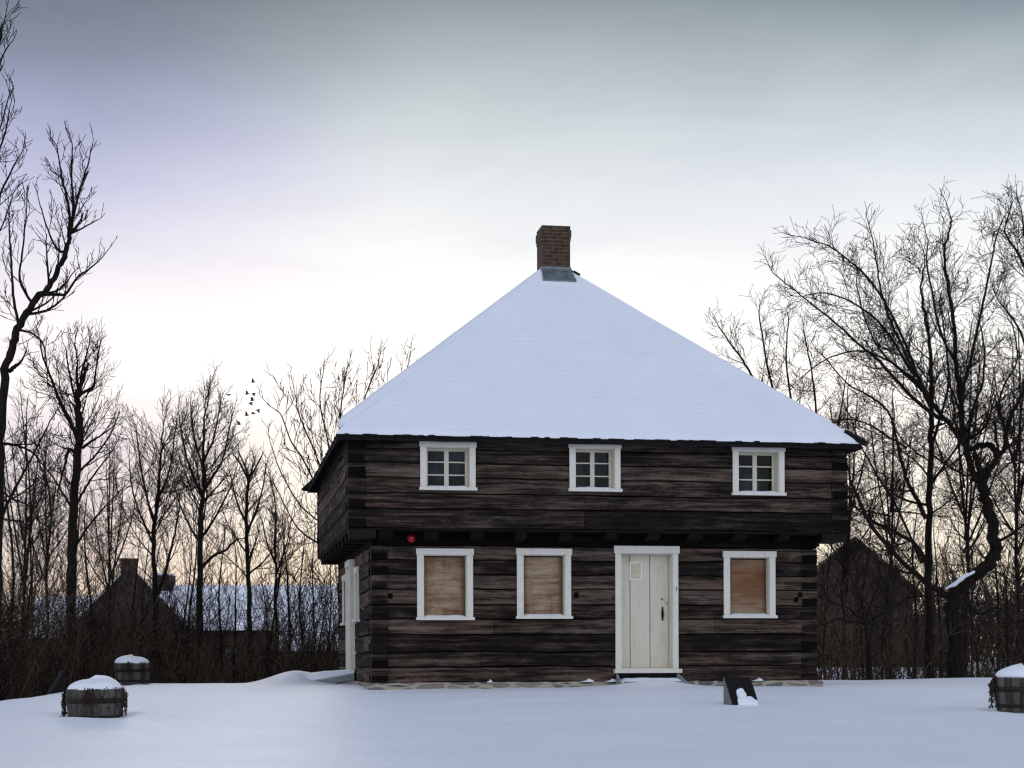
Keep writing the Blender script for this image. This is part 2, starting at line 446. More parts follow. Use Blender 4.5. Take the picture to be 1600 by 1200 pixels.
def log_rows(mb, axis, u0, u1, face, inward, rows, openings, thick=.24, corner=.28, seed=0):
    """squared timbers laid along x (axis 0) or y (axis 1); face = coordinate of the outer face, inward = +1/-1"""
    rr = random.Random(seed)
    def P(u, d, z): return (u, face + inward * d, z) if axis == 0 else (face + inward * d, u, z)
    for ri, (z0, z1) in enumerate(rows):
        tn = rr.uniform(.30, .85) if z1 < 2.05 or z0 > 2.0 else .07; uo = (rr.random() * 30, rr.random() * 30)  # course under the overhang toned near black to paint in its shade
        sx = rr.random() * 50
        cuts = [u0, u0 + corner, u1 - corner, u1]
        pieces = [(u0, u0 + corner - .003, z0, z1, tn * .85), (u1 - corner + .003, u1, z0, z1, tn * .85)]
        segs = [(u0 + corner, u1 - corner)]
        # some courses are made of two timbers butted together
        for (a, b, za, zb) in openings:
            if zb <= z0 or za >= z1: continue
            ns = []
            for (p, q) in segs:
                if b <= p or a >= q: ns.append((p, q)); continue
                if a > p: ns.append((p, a))
                if b < q: ns.append((b, q))
                if za > z0 + .012: pieces.append((max(a, p), min(b, q), z0, za, tn))
                if zb < z1 - .012: pieces.append((max(a, p), min(b, q), zb, z1, tn))
            segs = ns
        for (p, q) in segs:
            if q - p > 2.2 and rr.random() < .65:
                m_ = p + (q - p) * rr.uniform(.3, .7)
                pieces.append((p, m_ - .003, z0, z1, tn)); pieces.append((m_ + .003, q, z0, z1, min(.95, max(.2, tn + rr.uniform(-.3, .3)))))
            else: pieces.append((p, q, z0, z1, tn))
        tl = rr.uniform(-.008, .008)
        for (p, q, a, b, t) in pieces:
            n = max(1, int((q - p) / .11)); ring = []; 
            full_lo = abs(a - z0) < 1e-6; full_hi = abs(b - z1) < 1e-6
            pj = rr.uniform(-.008, .010)
            for i in range(n + 1):
                u = p + (q - p) * i / n
                def edge(b_): return .018 * nz(u * .8 + seed * 3.1, b_ * 7.3) + .007 * nz(u * 4 + seed, b_ * 3.7 + 8)
                def gap(b_): return .0045 + .015 * max(0, nz(u * .9 + seed * 1.7, b_ * 5.1 + 40)) ** 1.3
                wl = edge(ri) + gap(ri); wh = edge(ri + 1) - gap(ri + 1)
                fz = .012 * nz(u * .9 + sx, 5.5) + .005 * nz(u * 6 + sx, 2.5) + pj
                lo = a + (wl if full_lo else 0); hi = b + (wh if full_hi else 0)
                bl = (.010 + .008 * nz(u * 3 + sx, 4.4)) if full_lo else .002; bh = (.009 + .008 * nz(u * 3 + sx, 7.4)) if full_hi else .002
                ring.append([P(u, thick, lo), P(u, fz + .032, lo), P(u, fz, lo + bl), P(u, fz + .003, (lo + hi) / 2 + .02), P(u, fz, hi - bh), P(u, fz + .032, hi), P(u, thick, hi)])
            pr = [0, .2, .24, .24 + (b - a) / 2, .24 + (b - a), .28 + (b - a), .5 + (b - a)]
            UV = [[(uo[0] + p + (q - p) * i / n, uo[1] + (a - z0) + w) for w in pr] for i in range(n + 1)]
            mb.grid(ring, UV, t, False)
            for e in (0, n):
                mb.face(ring[e] if (e == 0) else ring[e][::-1], [(uo[0], uo[1] + w) for w in pr], t)
    # end grain of the crossing timbers at both corners
    for k, (z0, z1) in enumerate(rows):
        for side in (0, 1):
            if rr.random() < .06: continue
            w = corner - rr.uniform(.005, .03); h = (z1 - z0) * rr.uniform(.40, .58)
            zc = z0 + rr.uniform(-.02, .03) + h / 2
            a, b = (u0 + .004, u0 + w) if side == 0 else (u1 - w, u1 - .004)
            o = -.011 - rr.uniform(0, .012); sk = rr.uniform(-.012, .012)
            q = [P(a, o, zc - h / 2), P(b, o, zc - h / 2 + sk), P(b, .06, zc - h / 2 + sk), P(a, .06, zc - h / 2),
                 P(a, o, zc + h / 2), P(b, o, zc + h / 2 - sk), P(b, .06, zc + h / 2 - sk), P(a, .06, zc + h / 2)]
            mb.hexa(q, rr.choice([.01, .03, .05, .08, .12, .2, .3]) )

lowrows_z = [-.372, -.125, .115, .405, .655, .885, 1.135, 1.365, 1.605, 1.83, 2.075]
uprows_z = [2.085, 2.395, 2.635, 2.885, 3.12, 3.345, 3.60]
low = list(zip(lowrows_z[:-1], lowrows_z[1:])); upp = list(zip(uprows_z[:-1], uprows_z[1:]))
# openings: (u0,u1,z0,z1) clear hole inside the casing
W_UP = [(.732, 1.654, 2.688, 3.478), (3.149, 4.025, 2.70, 3.503), (5.881, 6.798, 2.674, 3.501)]
W_LO = [(.722, 1.666, .634, 1.787), (2.354, 3.286, .656, 1.80), (5.843, 6.771, .668, 1.784)]
DOOR = (3.988, 5.10, -.19, 1.855)
def clear(w, cs=.106, top=.095, bot=.045): return (w[0] + cs, w[1] - cs, w[2] + bot, w[3] - top)
UPO = [clear(w) for w in W_UP]; LOO = [clear(w, .114) for w in W_LO]; DOO = (DOOR[0] + .113, DOOR[1] - .113, DOOR[2] + .02, DOOR[3] - .115)
mb = MB(); log_rows(mb, 0, 0, WL, 0, 1, low, LOO + [DOO], seed=5)
for (u, z) in ((.305, 1.02), (3.355, 1.045), (7.19, 1.06), (7.12, .98)): mb.box(u - .035, u + .035, -.018, .03, z - .04, z + .04, .0)  # black blocks paint in the dark inside small square holes
SIDE_W = [(2.30, 3.00, .66, 1.62), (4.95, 5.85, .66, 1.62)]; SIDE_D = (3.28, 4.30, -.22, 1.80)
SWO = [clear(w, .09) for w in SIDE_W]; SDO = (SIDE_D[0] + .1, SIDE_D[1] - .1, SIDE_D[2] + .02, SIDE_D[3] - .1)
lw = part(mb, 'lower_wall', 'log')
mb = MB(); log_rows(mb, 1, .24, DL - .24, 0, 1, low, SWO + [SDO], seed=15, corner=.05); part(mb, 'lower_wall', 'log')
mb = MB(); log_rows(mb, 1, .24, DL - .24, WL, -1, low, [], seed=25, corner=.05); part(mb, 'lower_wall', 'log')
mb = MB(); log_rows(mb, 0, 0, WL, DL, -1, low, [], seed=35); part(mb, 'lower_wall', 'log')
U0, U1, V0, V1 = -OV, WL + OV, -OV, DL + OV
mb = MB(); log_rows(mb, 0, U0, U1, V0, 1, upp, UPO, seed=47); part(mb, 'upper_wall', 'log')
mb = MB(); log_rows(mb, 1, V0 + .24, V1 - .24, U0, 1, upp, [], seed=57, corner=.05); part(mb, 'upper_wall', 'log')
mb = MB(); log_rows(mb, 1, V0 + .24, V1 - .24, U1, -1, upp, [], seed=67, corner=.05); part(mb, 'upper_wall', 'log')
mb = MB(); log_rows(mb, 0, U0, U1, V1, -1, upp, [], seed=77); part(mb, 'upper_wall', 'log')

# foundation of mortared field stone
mb = MB()
fr = random.Random(3)
def fnd(a, b, c, d):
    mb.box(a, b, c, d, -1.1, -.376, .5, (fr.random() * 5, fr.random() * 5))
n = 60
ring = []; UV = []
for i in range(n + 1):
    u = -.10 + (WL + .18) * i / n
    e = .07 + .035 * nz(u * 3.0, 4.2) + .02 * nz(u * 9, 1.2)
    zt = -.372 + .012 * nz(u * 4, 9.9)
    ring.append([(u, .3, zt), (u, -e * .55, zt), (u, -e, zt - .03), (u, -e - .01, -.7)])
    UV.append([(u, 1.0), (u, .75), (u, .70), (u, .30)])
mb.grid(ring, UV, .5, False); mb.face(ring[0], UV[0]); mb.face(ring[-1][::-1], UV[-1][::-1])
ring = []; UV = []
for i in range(n + 1):
    v = -.06 + (DL + .12) * i / n
    e = .07 + .035 * nz(v * 3.0, 14.2)
    ring.append([(-e - .01, v, -.7), (-e, v, -.41), (-e * .5, v, -.375), (.3, v, -.375)]); UV.append([(v, .3), (v, .7), (v, .75), (v, 1.)])
mb.grid(ring, UV, .5, False)
fnd(WL - .3, WL + .075, .31, DL + .05); fnd(-.05, WL - .31, DL - .3, DL + .06)
part(mb, 'foundation', 'stone')
# snow lying on the ledge of the foundation
for (u, w) in ((3.52, .12), (3.92, .10), (6.05, .16), (6.42, .10), (1.9, .05)):
    mb = MB(); rings_ = []
    for k in range(5):
        a = k / 4 * math.pi / 2
        rings_.append([(u + w * math.cos(a) * math.cos(q * math.pi / 5), -.075 + .06 * math.cos(a) * math.sin(q * math.pi / 5), -.374 + .032 * math.sin(a) * (1 + .5 * math.cos(q * math.pi / 5))) for q in range(10)])
    mb.rings(rings_, cap=False); part(mb, 'ledge_snow', 'snow')

# overhang: joists, soffit boards
mb = MB(); mb.box(U0 + .02, U1 - .02, V0 + .02, V1 - .02, 2.055, 2.083, .4); part(mb, 'soffit', 'beam')
jr = random.Random(8)
for k in range(10):
    u = .22 + k * .728 + jr.uniform(-.03, .03)
    mb = MB(); w = jr.uniform(.09, .115); zb = 1.915 + jr.uniform(-.02, .02)
    mb.hexa([(u - w, V0 + .05 + jr.uniform(0, .05), zb + .05), (u + w, V0 + .06, zb + .05), (u + w, .0, zb), (u - w, .0, zb),
             (u - w, V0 + .03, 2.054), (u + w, V0 + .03, 2.054), (u + w, .0, 2.054), (u - w, .0, 2.054)], jr.uniform(.0, .2))  # front joists toned darker to imitate overhang shade
    part(mb, 'joist', 'beam', bevel=.012)
for k in range(10):
    v = .1 + k * (DL - .2) / 9
    for s in (0, 1):
        mb = MB(); w = .09; zb = 1.93
        a, b = (U0 + .05, -.002) if s == 0 else (WL + .002, U1 - .05)
        mb.box(a, b, v - w, v + w, zb, 2.054, jr.uniform(.25, .6)); part(mb, 'joist', 'beam', bevel=.01)
mb = MB(); mb.box(U0 + .012, .04, V0 + .015, V0 + .23, 1.93, 2.053, .9); part(mb, 'corner_beam', 'beam', bevel=.012)
mb = MB(); mb.box(WL - .04, U1 - .012, V0 + .015, V0 + .23, 1.93, 2.053, .6); part(mb, 'corner_beam', 'beam', bevel=.012)
# floor inside so no daylight shows through
mb = MB(); mb.box(.26, WL - .26, .26, DL - .26, -.37, -.30, .3); mb.box(.26, WL - .26, .26, DL - .26, 2.0, 2.05, .3); part(mb, 'floor', 'beam')

mb = MB()
for (a, b, c_, d_, e_, f_) in ((.27, WL - .27, .27, .29, -.37, 2.1), (.27, WL - .27, DL - .29, DL - .27, -.37, 2.1), (.27, .29, .29, DL - .29, -.37, 2.1), (WL - .29, WL - .27, .29, DL - .29, -.37, 2.1),
        (U0 + .27, U1 - .27, V0 + .27, V0 + .29, 2.09, 3.5), (U0 + .27, U1 - .27, V1 - .29, V1 - .27, 2.09, 3.5), (U0 + .27, U0 + .29, V0 + .29, V1 - .29, 2.09, 3.5), (U1 - .29, U1 - .27, V0 + .29, V1 - .29, 2.09, 3.5)):
    mb.box(a, b, c_, d_, e_, f_, .1)
part(mb, 'light_block', 'beam')  # unseen dark panels added to stop light leaking between the logs

# windows and door of the front
def casing(mb, w, c, v, head=.095, ears=.014, proud=.032, depth=.25, jt=.5, headout=.012):
    """w outer rectangle incl. head and sill ears, c clear hole"""
    y0 = v - proud
    a, b = w[0] + ears, w[1] - ears - .008
    mb.box(w[0], w[1] - .006, y0 - headout, v + .0, c[3] - .005, w[3], .5)
    mb.box(a, c[0] + .006, y0, v + .0, c[2], c[3] - .006, .5)
    mb.box(c[1] - .006, b, y0, v + .0, c[2], c[3] - .006, .5)

def jamb(mb, c, v, d=.25, th=.016):
    mb.box(c[0], c[0] + th, v + .001, v + d, c[2], c[3], .5); mb.box(c[1] - th, c[1], v + .001, v + d, c[2], c[3], .5)
    mb.box(c[0] + th, c[1] - th, v + .001, v + d, c[3] - th, c[3], .5); mb.box(c[0] + th, c[1] - th, v + .001, v + d, c[2], c[2] + th, .5)

def window(w, c, v, kind, label=None):
    mb = MB(); casing(mb, w, c, v); win = part(mb, 'window', 'white', bevel=.004)
    if label: win['label'] = label
    mb = MB(); mb.box(w[0] - .004, w[1], v - .075, v + .05, w[2], c[2] + .001, .5); part(mb, 'sill', 'white', win, .005)
    mb = MB(); jamb(mb, c, v); part(mb, 'jamb', 'cream', win)
    i = (c[0] + .016, c[1] - .016, c[2] + .016, c[3] - .016)
    if kind == 'glass':
        y = v + .20; s = .038; mid = (i[0] + i[1]) / 2; mw = .036
        mb = MB()
        mb.box(i[0], i[0] + s, y, y + .04, i[2], i[3]); mb.box(i[1] - s, i[1], y, y + .04, i[2], i[3])
        mb.box(mid - mw, mid + mw, y - .006, y + .04, i[2], i[3])
        for a, b in ((i[0] + s, mid - mw), (mid + mw, i[1] - s)):
            mb.box(a, b, y, y + .04, i[2], i[2] + s * .8); mb.box(a, b, y, y + .04, i[3] - s * .8, i[3])
            for k in (1, 2):
                zz = i[2] + (i[3] - i[2]) * k / 3; mb.box(a, b, y + .003, y + .037, zz - .010, zz + .010)
        part(mb, 'sash', 'cream', win, .003)
        mb = MB()
        for a, b in ((i[0] + s, mid - mw), (mid + mw, i[1] - s)):
            for k in range(3):
                z0 = i[2] + (i[3] - i[2]) * k / 3; z1 = i[2] + (i[3] - i[2]) * (k + 1) / 3
                tx = jr.uniform(-.004, .004); tz = jr.uniform(-.004, .004)
                mb.face([(a - .002, y + .022 + tx, z0), (b + .002, y + .022 - tx, z0), (b + .002, y + .022 + tz, z1), (a - .002, y + .022 + tx + tz, z1)])
        part(mb, 'pane', 'glass', win)
        pass
    else:
        y = v + .13
        mb = MB()
        mb.face([(i[0] + .004, y, i[2] + .003), (i[1] - .012, y, i[2] + .003), (i[1] - .012, y, i[3] - .022), (i[0] + .004, y, i[3] - .022)], [(0, 0), (.72, 0), (.72, 1), (0, 1)])
        mb.box(i[0] + .004, i[1] - .012, y + .002, y + .016, i[2] + .003, i[3] - .022)
        mb.uv[-6:] = [[(.3, .3)] * 4] * 6
        part(mb, 'boarding', kind, win, 0)
        mb = MB(); mb.box(i[0], i[1], y + .05, y + .06, i[2], i[3]); part(mb, 'shade_backing', 'iron_and_shade', win)  # black sheet painting the shade in the gap around the boarding
    # a little snow on the sill
    mb = MB(); n = 12; rg = []
    for k in range(n + 1):
        u = c[0] + .02 + (c[1] - c[0] - .04) * k / n; h = .012 + .014 * max(0, nz(u * 4, v, 3)) + .006
        if k in (0, n): h = .002
        rg.append([(u, v - .055, c[2] + .002), (u, v - .03, c[2] + .002 + h * .8), (u, v + .06, c[2] + .004 + h + .014), (u, v + .18, c[2] + .018 + h)])
    mb.grid(rg); part(mb, 'sill_snow', 'snow', win)
    return win
for k, w in enumerate(W_UP): window(w, UPO[k], V0, 'glass')
for k, w in enumerate(W_LO): window(w, LOO[k], 0, 'ply2' if k == 2 else 'ply', 'window boarded with rust brown stained plywood' if k == 2 else None)

mb = MB(); w = DOOR; c = DOO
casing(mb, w, c, 0, ears=.02, proud=.035, headout=.014); df = part(mb, 'door_frame', 'white', bevel=.004)
mb = MB(); jamb(mb, c, 0, .27, .018); part(mb, 'jamb', 'cream', df)
mb = MB(); mb.box(w[0] - .01, w[1] + .012, -.12, .10, w[2] - .045, c[2] - .001); part(mb, 'threshold', 'white', df, .006)
mb = MB(); mb.box(w[0] + .06, w[1] - .04, -.06, -.002, w[2] - .135, w[2] - .047, .55); part(mb, 'riser', 'beam', df)
i = (c[0] + .018, c[1] - .018, c[2] + .018, c[3] - .018)
dmb = MB(); wd = i[1] - i[0]; cut = [i[0], i[0] + wd * .225, i[0] + wd * .625, i[1]]
for a, b in zip(cut[:-1], cut[1:]): dmb.box(a + .0065, b - .0065, .205, .245, i[2] + .004, i[3] - .003, .5)
door = part(dmb, 'door', 'cream', bevel=.003)
mb = MB(); nx0, nx1, nz0, nz1 = 4.305, 4.515, 1.305, 1.605
for a, b, e, f in ((nx0, nx1, nz0, nz0 + .018), (nx0, nx1, nz1 - .018, nz1), (nx0, nx0 + .016, nz0 + .018, nz1 - .018), (nx1 - .016, nx1, nz0 + .018, nz1 - .018)): mb.box(a, b, .193, .2045, e, f)
nf = part(mb, 'notice_frame', 'bright', door)
mb = MB(); mb.box(nx0 + .017, nx1 - .017, .2005, .2045, nz0 + .019, nz1 - .019); part(mb, 'notice', 'paper', door)
mb = MB(); hx = i[1] - .105; prof = [(-.115, .004), (-.095, .018), (-.075, .012), (-.05, .021), (.05, .021), (.075, .012), (.095, .018), (.12, .003)]
hz = .745
rg = [[(hx + r * q, .195 + (0 if q0 else .009), hz + z) for q, q0 in ((-1, 1), (1, 1), (1, 0), (-1, 0))] for z, r in prof]
mb.rings(rg); mb.tube([(hx, .193, hz - .06), (hx, .160, hz - .05), (hx, .152, hz), (hx, .160, hz + .05), (hx, .193, hz + .06)], .010, 6); part(mb, 'handle', 'iron_and_shade', door)
mb = MB(); mb.rings([[(hx - .012 + r * math.cos(q * math.pi / 6), y, .99 + r * math.sin(q * math.pi / 6)) for q in range(12)] for y, r in ((.2045, .020), (.192, .019), (.190, .008))]); part(mb, 'lock', 'brass', door)
mb = MB(); mb.box(i[1] - .035, i[1] - .022, .190, .2045, .90, .945); part(mb, 'latch_plate', 'brass', door)
mb = MB(); mb.box(c[1] + .045, c[1] + .063, -.0385, -.0352, 1.11, 1.19); part(mb, 'number_plate', 'lead', df)
# doorstep with its drift of snow
mb = MB()
for u0_, sgn in ((w[0] + .03, -1), (w[1] - .06, 1)):
    mb.hexa([(u0_ - .015 + sgn * .05, -.52, -.53), (u0_ + .02 + sgn * .05, -.52, -.53), (u0_ + .02, -.07, -.53), (u0_ - .015, -.07, -.53),
             (u0_ - .015 + sgn * .05, -.52, -.40), (u0_ + .02 + sgn * .05, -.52, -.40), (u0_ + .02, -.07, -.245), (u0_ - .015, -.07, -.245)], .6)
mb.box(w[0] + .08, w[1] - .08, -.46, -.07, -.60, -.37, .5)
step = part(mb, 'doorstep', 'board', None, .004)
mb = MB(); P = []
for a in range(15):
    v = -.66 + .60 * a / 14; row = []
    for b in range(21):
        u = w[0] - .01 + (w[1] - w[0] + .06) * b / 20
        e = min(b, 20 - b) / 20; k = sst(0, .16, e)
        prof_ = -.47 + .155 * sst(0, 1, a / 10) * (.55 + .45 * k) + .012 * nz(u * 4, v * 4)
        row.append((u, v, prof_))
    P.append(row)
mb.grid(P); part(mb, 'step_snow', 'snow', step)

# side door and side windows
def side_window(w, c, k):
    mb = MB(); y = 0
    mb.box(-.045, 0, w[0], w[1], c[3] - .005, w[3]); mb.box(-.036, 0, w[0] + .01, c[0] + .005, c[2], c[3] - .006); mb.box(-.036, 0, c[1] - .005, w[1] - .01, c[2], c[3] - .006)
    win = part(mb, 'window', 'white', bevel=.004)
    mb = MB(); mb.box(-.08, .05, w[0] - .01, w[1] + .01, w[2], c[2] + .001); part(mb, 'sill', 'white', win)
    mb = MB(); mb.box(.10, .115, c[0], c[1], c[2], c[3]); part(mb, 'boarding', 'cream', win)
for k, w in enumerate(SIDE_W): side_window(w, SWO[k], k)
mb = MB(); w, c = SIDE_D, SDO
mb.box(-.100, 0, w[0] - .01, w[1] + .01, c[3] - .005, w[3]); mb.box(-.088, 0, w[0], c[0] + .005, c[2] - .02, c[3] - .006); mb.box(-.088, 0, c[1] - .005, w[1], c[2] - .02, c[3] - .006)
sf = part(mb, 'door_frame', 'white', bevel=.004)
mb = MB()
for k in range(4):
    a = c[0] + (c[1] - c[0]) * k / 4; mb.box(.03, .07, a + .003, a + (c[1] - c[0]) / 4 - .003, c[2], c[3])
part(mb, 'door', 'cream', bevel=.003)

# roof
E = OV + EO
EC = [(-E, -E), (WL + E, -E), (WL + E, DL + E), (-E, DL + E)]; AP = (WL / 2, DL / 2)
mb = MB()
th = .085
for k in range(4):
    a, b = EC[k], EC[(k + 1) % 4]
    n = 36
    top = []; bot = []
    for i_ in range(n + 1):
        s = i_ / n; x = a[0] + (b[0] - a[0]) * s; y = a[1] + (b[1] - a[1]) * s
        j = .010 * nz(x * 6, y * 6, 2.2) if 0 < i_ < n else 0
        top.append((x, y, ZE + j)); bot.append((x, y, ZE - th + j * 1.6))
    ap = (AP[0], AP[1], ZAP); ap2 = (AP[0], AP[1], ZAP - .12)
    for i_ in range(n):
        mb.face([bot[i_], bot[i_ + 1], top[i_ + 1], top[i_]], [(i_ * .2, 0), (i_ * .2 + .2, 0), (i_ * .2 + .2, .1), (i_ * .2, .1)], .5)
        mb.face([top[i_], top[i_ + 1], ap], [(0, 0), (.2, 0), (.1, 4)], .5)
    mb.face([bot[0], ap2, bot[-1]], [(0, 0), (2, 4), (4, 0)], .3)
# shingle butts that poke out at the eave
sr = random.Random(4)
def eave_teeth(a, b, cnt):
    a = Vector((a[0], a[1], ZE)); b = Vector((b[0], b[1], ZE)); d = (b - a).normalized(); out = d.cross(Z)
    if out.dot(Vector((AP[0], AP[1], 0)) - Vector((a.x, a.y, 0))) > 0: out = -out
    x = 0.02; L = (b - a).length
    while x < L - .05:
        w = sr.uniform(.07, .15); e = sr.uniform(.004, .022); h = sr.uniform(-.014, .010)
        p = a + d * x; q = a + d * min(L, x + w - .006)
        bo = Z * (-.026 + h); to = Z * (h)
        mb.hexa([p + bo - out * .05, q + bo - out * .05, q + bo + out * e, p + bo + out * e, p + to - out * .05 + Z * .04, q + to - out * .05 + Z * .04, q + to + out * e, p + to + out * e], sr.uniform(.2, .8))
        x += w
eave_teeth(EC[0], EC[1], 80); eave_teeth(EC[3], EC[0], 80)
roof = part(mb, 'roof', 'shingle')
mb = MB()
def roof_z(x, y):
    fx = min(x + E, WL + E - x) / (WL / 2 + E); fy = min(y + E, DL + E - y) / (DL / 2 + E)
    return ZE + (ZAP - ZE) * min(fx, fy)
for k in range(4):
    a, b = EC[k], EC[(k + 1) % 4]; P = []; UV = []
    m_ = 44; n = 70 if k in (0, 3) else 30
    tt = [0, .002, .006, .012, .02] + [.03 + (.992 - .03) * q / (m_ - 1) for q in range(m_)]
    hl = [.004, .030, .046, .054, .058]
    for q, t in enumerate(tt):
        row = []; ru = []
        for i_ in range(n + 1):
            s = i_ / n; x = a[0] + (b[0] - a[0]) * s; y = a[1] + (b[1] - a[1]) * s
            x = x + (AP[0] - x) * t; y = y + (AP[1] - y) * t
            h = hl[q] if q < 5 else .060
            if q > 0: h += .010 * nz(x * .9, y * .9, 4) + .006 * nz(x * 4, y * 4, 2)
            z = ZE + (ZAP - ZE) * t + h
            if q == 0: h0 = .006 * nz(x * 5, y * 5, 7); z += h0
            row.append((x, y, z)); ru.append((s * 8.3 * (1 - t) + 4.15 * t, t * 5.8))
        P.append(row); UV.append(ru)
    mb.grid(P, UV)
rs = part(mb, 'snow', 'roof_snow', roof)
# snow lying thicker along the hips
mb = MB()
for k, (off, rad, t0) in enumerate((((-.115, .02, 0), .125, .035), ((.035, .0, 0), .055, .075), ((0, 0, 0), .07, .02), ((-.03, 0, 0), .09, .02))):
    a = EC[k]; n = 46; rings_ = []
    for i_ in range(n + 1):
        t = t0 + (.955 - t0) * i_ / n
        p = Vector((a[0] + (AP[0] - a[0]) * t, a[1] + (AP[1] - a[1]) * t, ZE + (ZAP - ZE) * t + .015)) + Vector(off) * (1 - .6 * t)
        d = Vector((AP[0] - a[0], AP[1] - a[1], ZAP - ZE)).normalized(); sd = d.cross(Z).normalized(); up = sd.cross(d)
        r = rad * (1 - .58 * t) * (1 + .10 * nz(t * 22, k, 2)) * (.25 + .75 * sst(0, .03, t - t0))
        rings_.append([p + sd * (r * 1.1 * math.cos(q * math.pi / 5)) + up * (r * .75 * math.sin(q * math.pi / 5)) for q in range(10)])
    mb.rings(rings_)
part(mb, 'hip_snow', 'roof_snow', roof)
# bare hip boards at the eave corners and near the chimney
mb = MB()
def hip_board(k, t0, t1, w, up_, side=0):
    a = EC[k]; f = lambda t: Vector((a[0] + (AP[0] - a[0]) * t, a[1] + (AP[1] - a[1]) * t, ZE + (ZAP - ZE) * t))
    d = (f(1) - f(0)).normalized(); sd = d.cross(Z).normalized(); u = sd.cross(d)
    p, q = f(t0) + sd * side, f(t1) + sd * side
    mb.hexa([p - sd * w, p + sd * w, q + sd * w, q - sd * w, p - sd * w + u * up_, p + sd * w + u * up_, q + sd * w + u * up_, q - sd * w + u * up_], .6)
HB = [(1, -.010, .050, .065, .080, 0), (3, -.012, .05, .09, .05, 0), (2, -.012, .05, .09, .05, 0), (1, .915, .935, .022, .085, .03)]
for hb_ in HB:
    mb = MB(); hip_board(*hb_); part(mb, 'hip_board', 'shingle', roof, .006)
# chimney
CW = .262
cz0, cz1 = 6.6, 7.985
def ubox(mb, hw, z0, z1, cx=AP[0], cy=AP[1]):
    u = 0
    for (ax, ay, bx, by) in ((-hw, -hw, hw, -hw), (hw, -hw, hw, hw), (hw, hw, -hw, hw), (-hw, hw, -hw, -hw)):
        L = 2 * hw
        mb.face([(cx + ax, cy + ay, z0), (cx + bx, cy + by, z0), (cx + bx, cy + by, z1), (cx + ax, cy + ay, z1)], [(u, z0), (u + L, z0), (u + L, z1), (u, z1)]); u += .525
    mb.face([(cx - hw, cy - hw, z1), (cx + hw, cy - hw, z1), (cx + hw, cy + hw, z1), (cx - hw, cy + hw, z1)], [(0, 0), (.5, 0), (.5, .5), (0, .5)])
    mb.face([(cx - hw, cy - hw, z0), (cx - hw, cy + hw, z0), (cx + hw, cy + hw, z0), (cx + hw, cy - hw, z0)], [(0, 0), (.5, 0), (.5, .5), (0, .5)])
mb = MB(); ubox(mb, CW, cz0, 7.70); ubox(mb, CW + .010, 7.70, 7.766); ubox(mb, CW + .020, 7.766, 7.90); ubox(mb, CW + .004, 7.90, 7.975)
ch = part(mb, 'chimney', 'brick', roof, .006)
mb = MB()
P = [[(AP[0] - .24 + .48 * a / 10, AP[1] - .24 + .48 * b / 10, 7.977 + .045 * math.sin(math.pi * a / 10) ** .5 * math.sin(math.pi * b / 10) ** .5 * (.6 + .8 * nz(a * .3, b * .3, 1))) for a in range(11)] for b in range(11)]
mb.grid(P); part(mb, 'chimney_snow', 'snow', roof)
mb = MB()
for (sx, sy, ext) in ((0, -1, .31), (-1, 0, .10), (1, 0, .10), (0, 1, .10)):
    tx, ty = (1, 0) if sx == 0 else (0, 1)
    h1 = CW + .004; rows = []
    prof_ = [(h1, .125), (h1 + .012, .098), (h1 + .03, .088), (h1 + ext * .5, .082), (h1 + ext, .086), (h1 + ext + .004, .05)]
    for d_, up_ in prof_:
        k_ = (d_ - h1) / max(ext, .01); row = []
        for e in range(9):
            q_ = -1 + e / 4; w_ = (h1 + .012 + .03 * k_) * q_
            x_, y_ = AP[0] + sx * d_ + tx * w_, AP[1] + sy * d_ + ty * w_
            base_ = roof_z(AP[0] + sx * d_, AP[1] + sy * d_)
            row.append((x_, y_, base_ + up_ + (.012 * (q_ * q_) * k_)))
        rows.append(row)
    mb.grid(rows, None, .5, False)
part(mb, 'flashing', 'lead', roof)
# red alarm bell under the overhang
mb = MB(); bu, bz = .64, 1.945
mb.rings([[(bu + r * math.cos(q * math.pi / 10), y, bz + r * math.sin(q * math.pi / 10)) for q in range(20)] for y, r in ((-.002, .045), (-.03, .05), (-.035, .066), (-.05, .068), (-.072, .056), (-.086, .030), (-.088, .001))])
bell = part(mb, 'alarm_bell', 'red')
mb = MB(); mb.rings([[(bu + r * math.cos(q * math.pi / 6), y, bz + .008 + r * math.sin(q * math.pi / 6)) for q in range(12)] for y, r in ((-.086, .018), (-.097, .017), (-.101, .009))]); part(mb, 'bell_boss', 'brass', bell)

def hw(u, v, z=0.0):
    c, s = math.cos(YAW), math.sin(YAW)
    return Vector((HX + u * c - v * s, HYY + u * s + v * c, z))

# ---------------------------------------------------------------- plank landing by the side door
p0 = hw(-.02, 3.0); ramp_t = thing('plank_landing', 'snow covered grey plank landing sagging beside the side door', 'landing', (p0.x, p0.y, -.46), YAW)
def rp(mb, name, m, bevel=0): return mb.build(name, m, ramp_t, (0, 0, 0), bevel)
mb = MB(); mb.hexa([(-.86, -.045, -.04), (-.02, -.045, .105), (-.02, -.01, .105), (-.86, -.01, -.04), (-.86, -.045, .085), (-.02, -.045, .225), (-.02, -.01, .225), (-.86, -.01, .085)], .7); rp(mb, 'edge_board', 'board', .004)
mb = MB(); mb.hexa([(-.48, -.085, -.03), (-.03, -.085, .0), (-.03, -.05, .0), (-.48, -.05, -.03), (-.48, -.085, .0), (-.03, -.085, .10), (-.03, -.05, .10), (-.48, -.05, .0)], .5); rp(mb, 'brace_board', 'board', .004)
mb = MB(); mb.box(-.55, -.02, .0, .02, -.2, .06); rp(mb, 'shadow_board', 'iron_and_shade')  # black sheet standing in for the shade in the gap behind the boards
mb = MB()
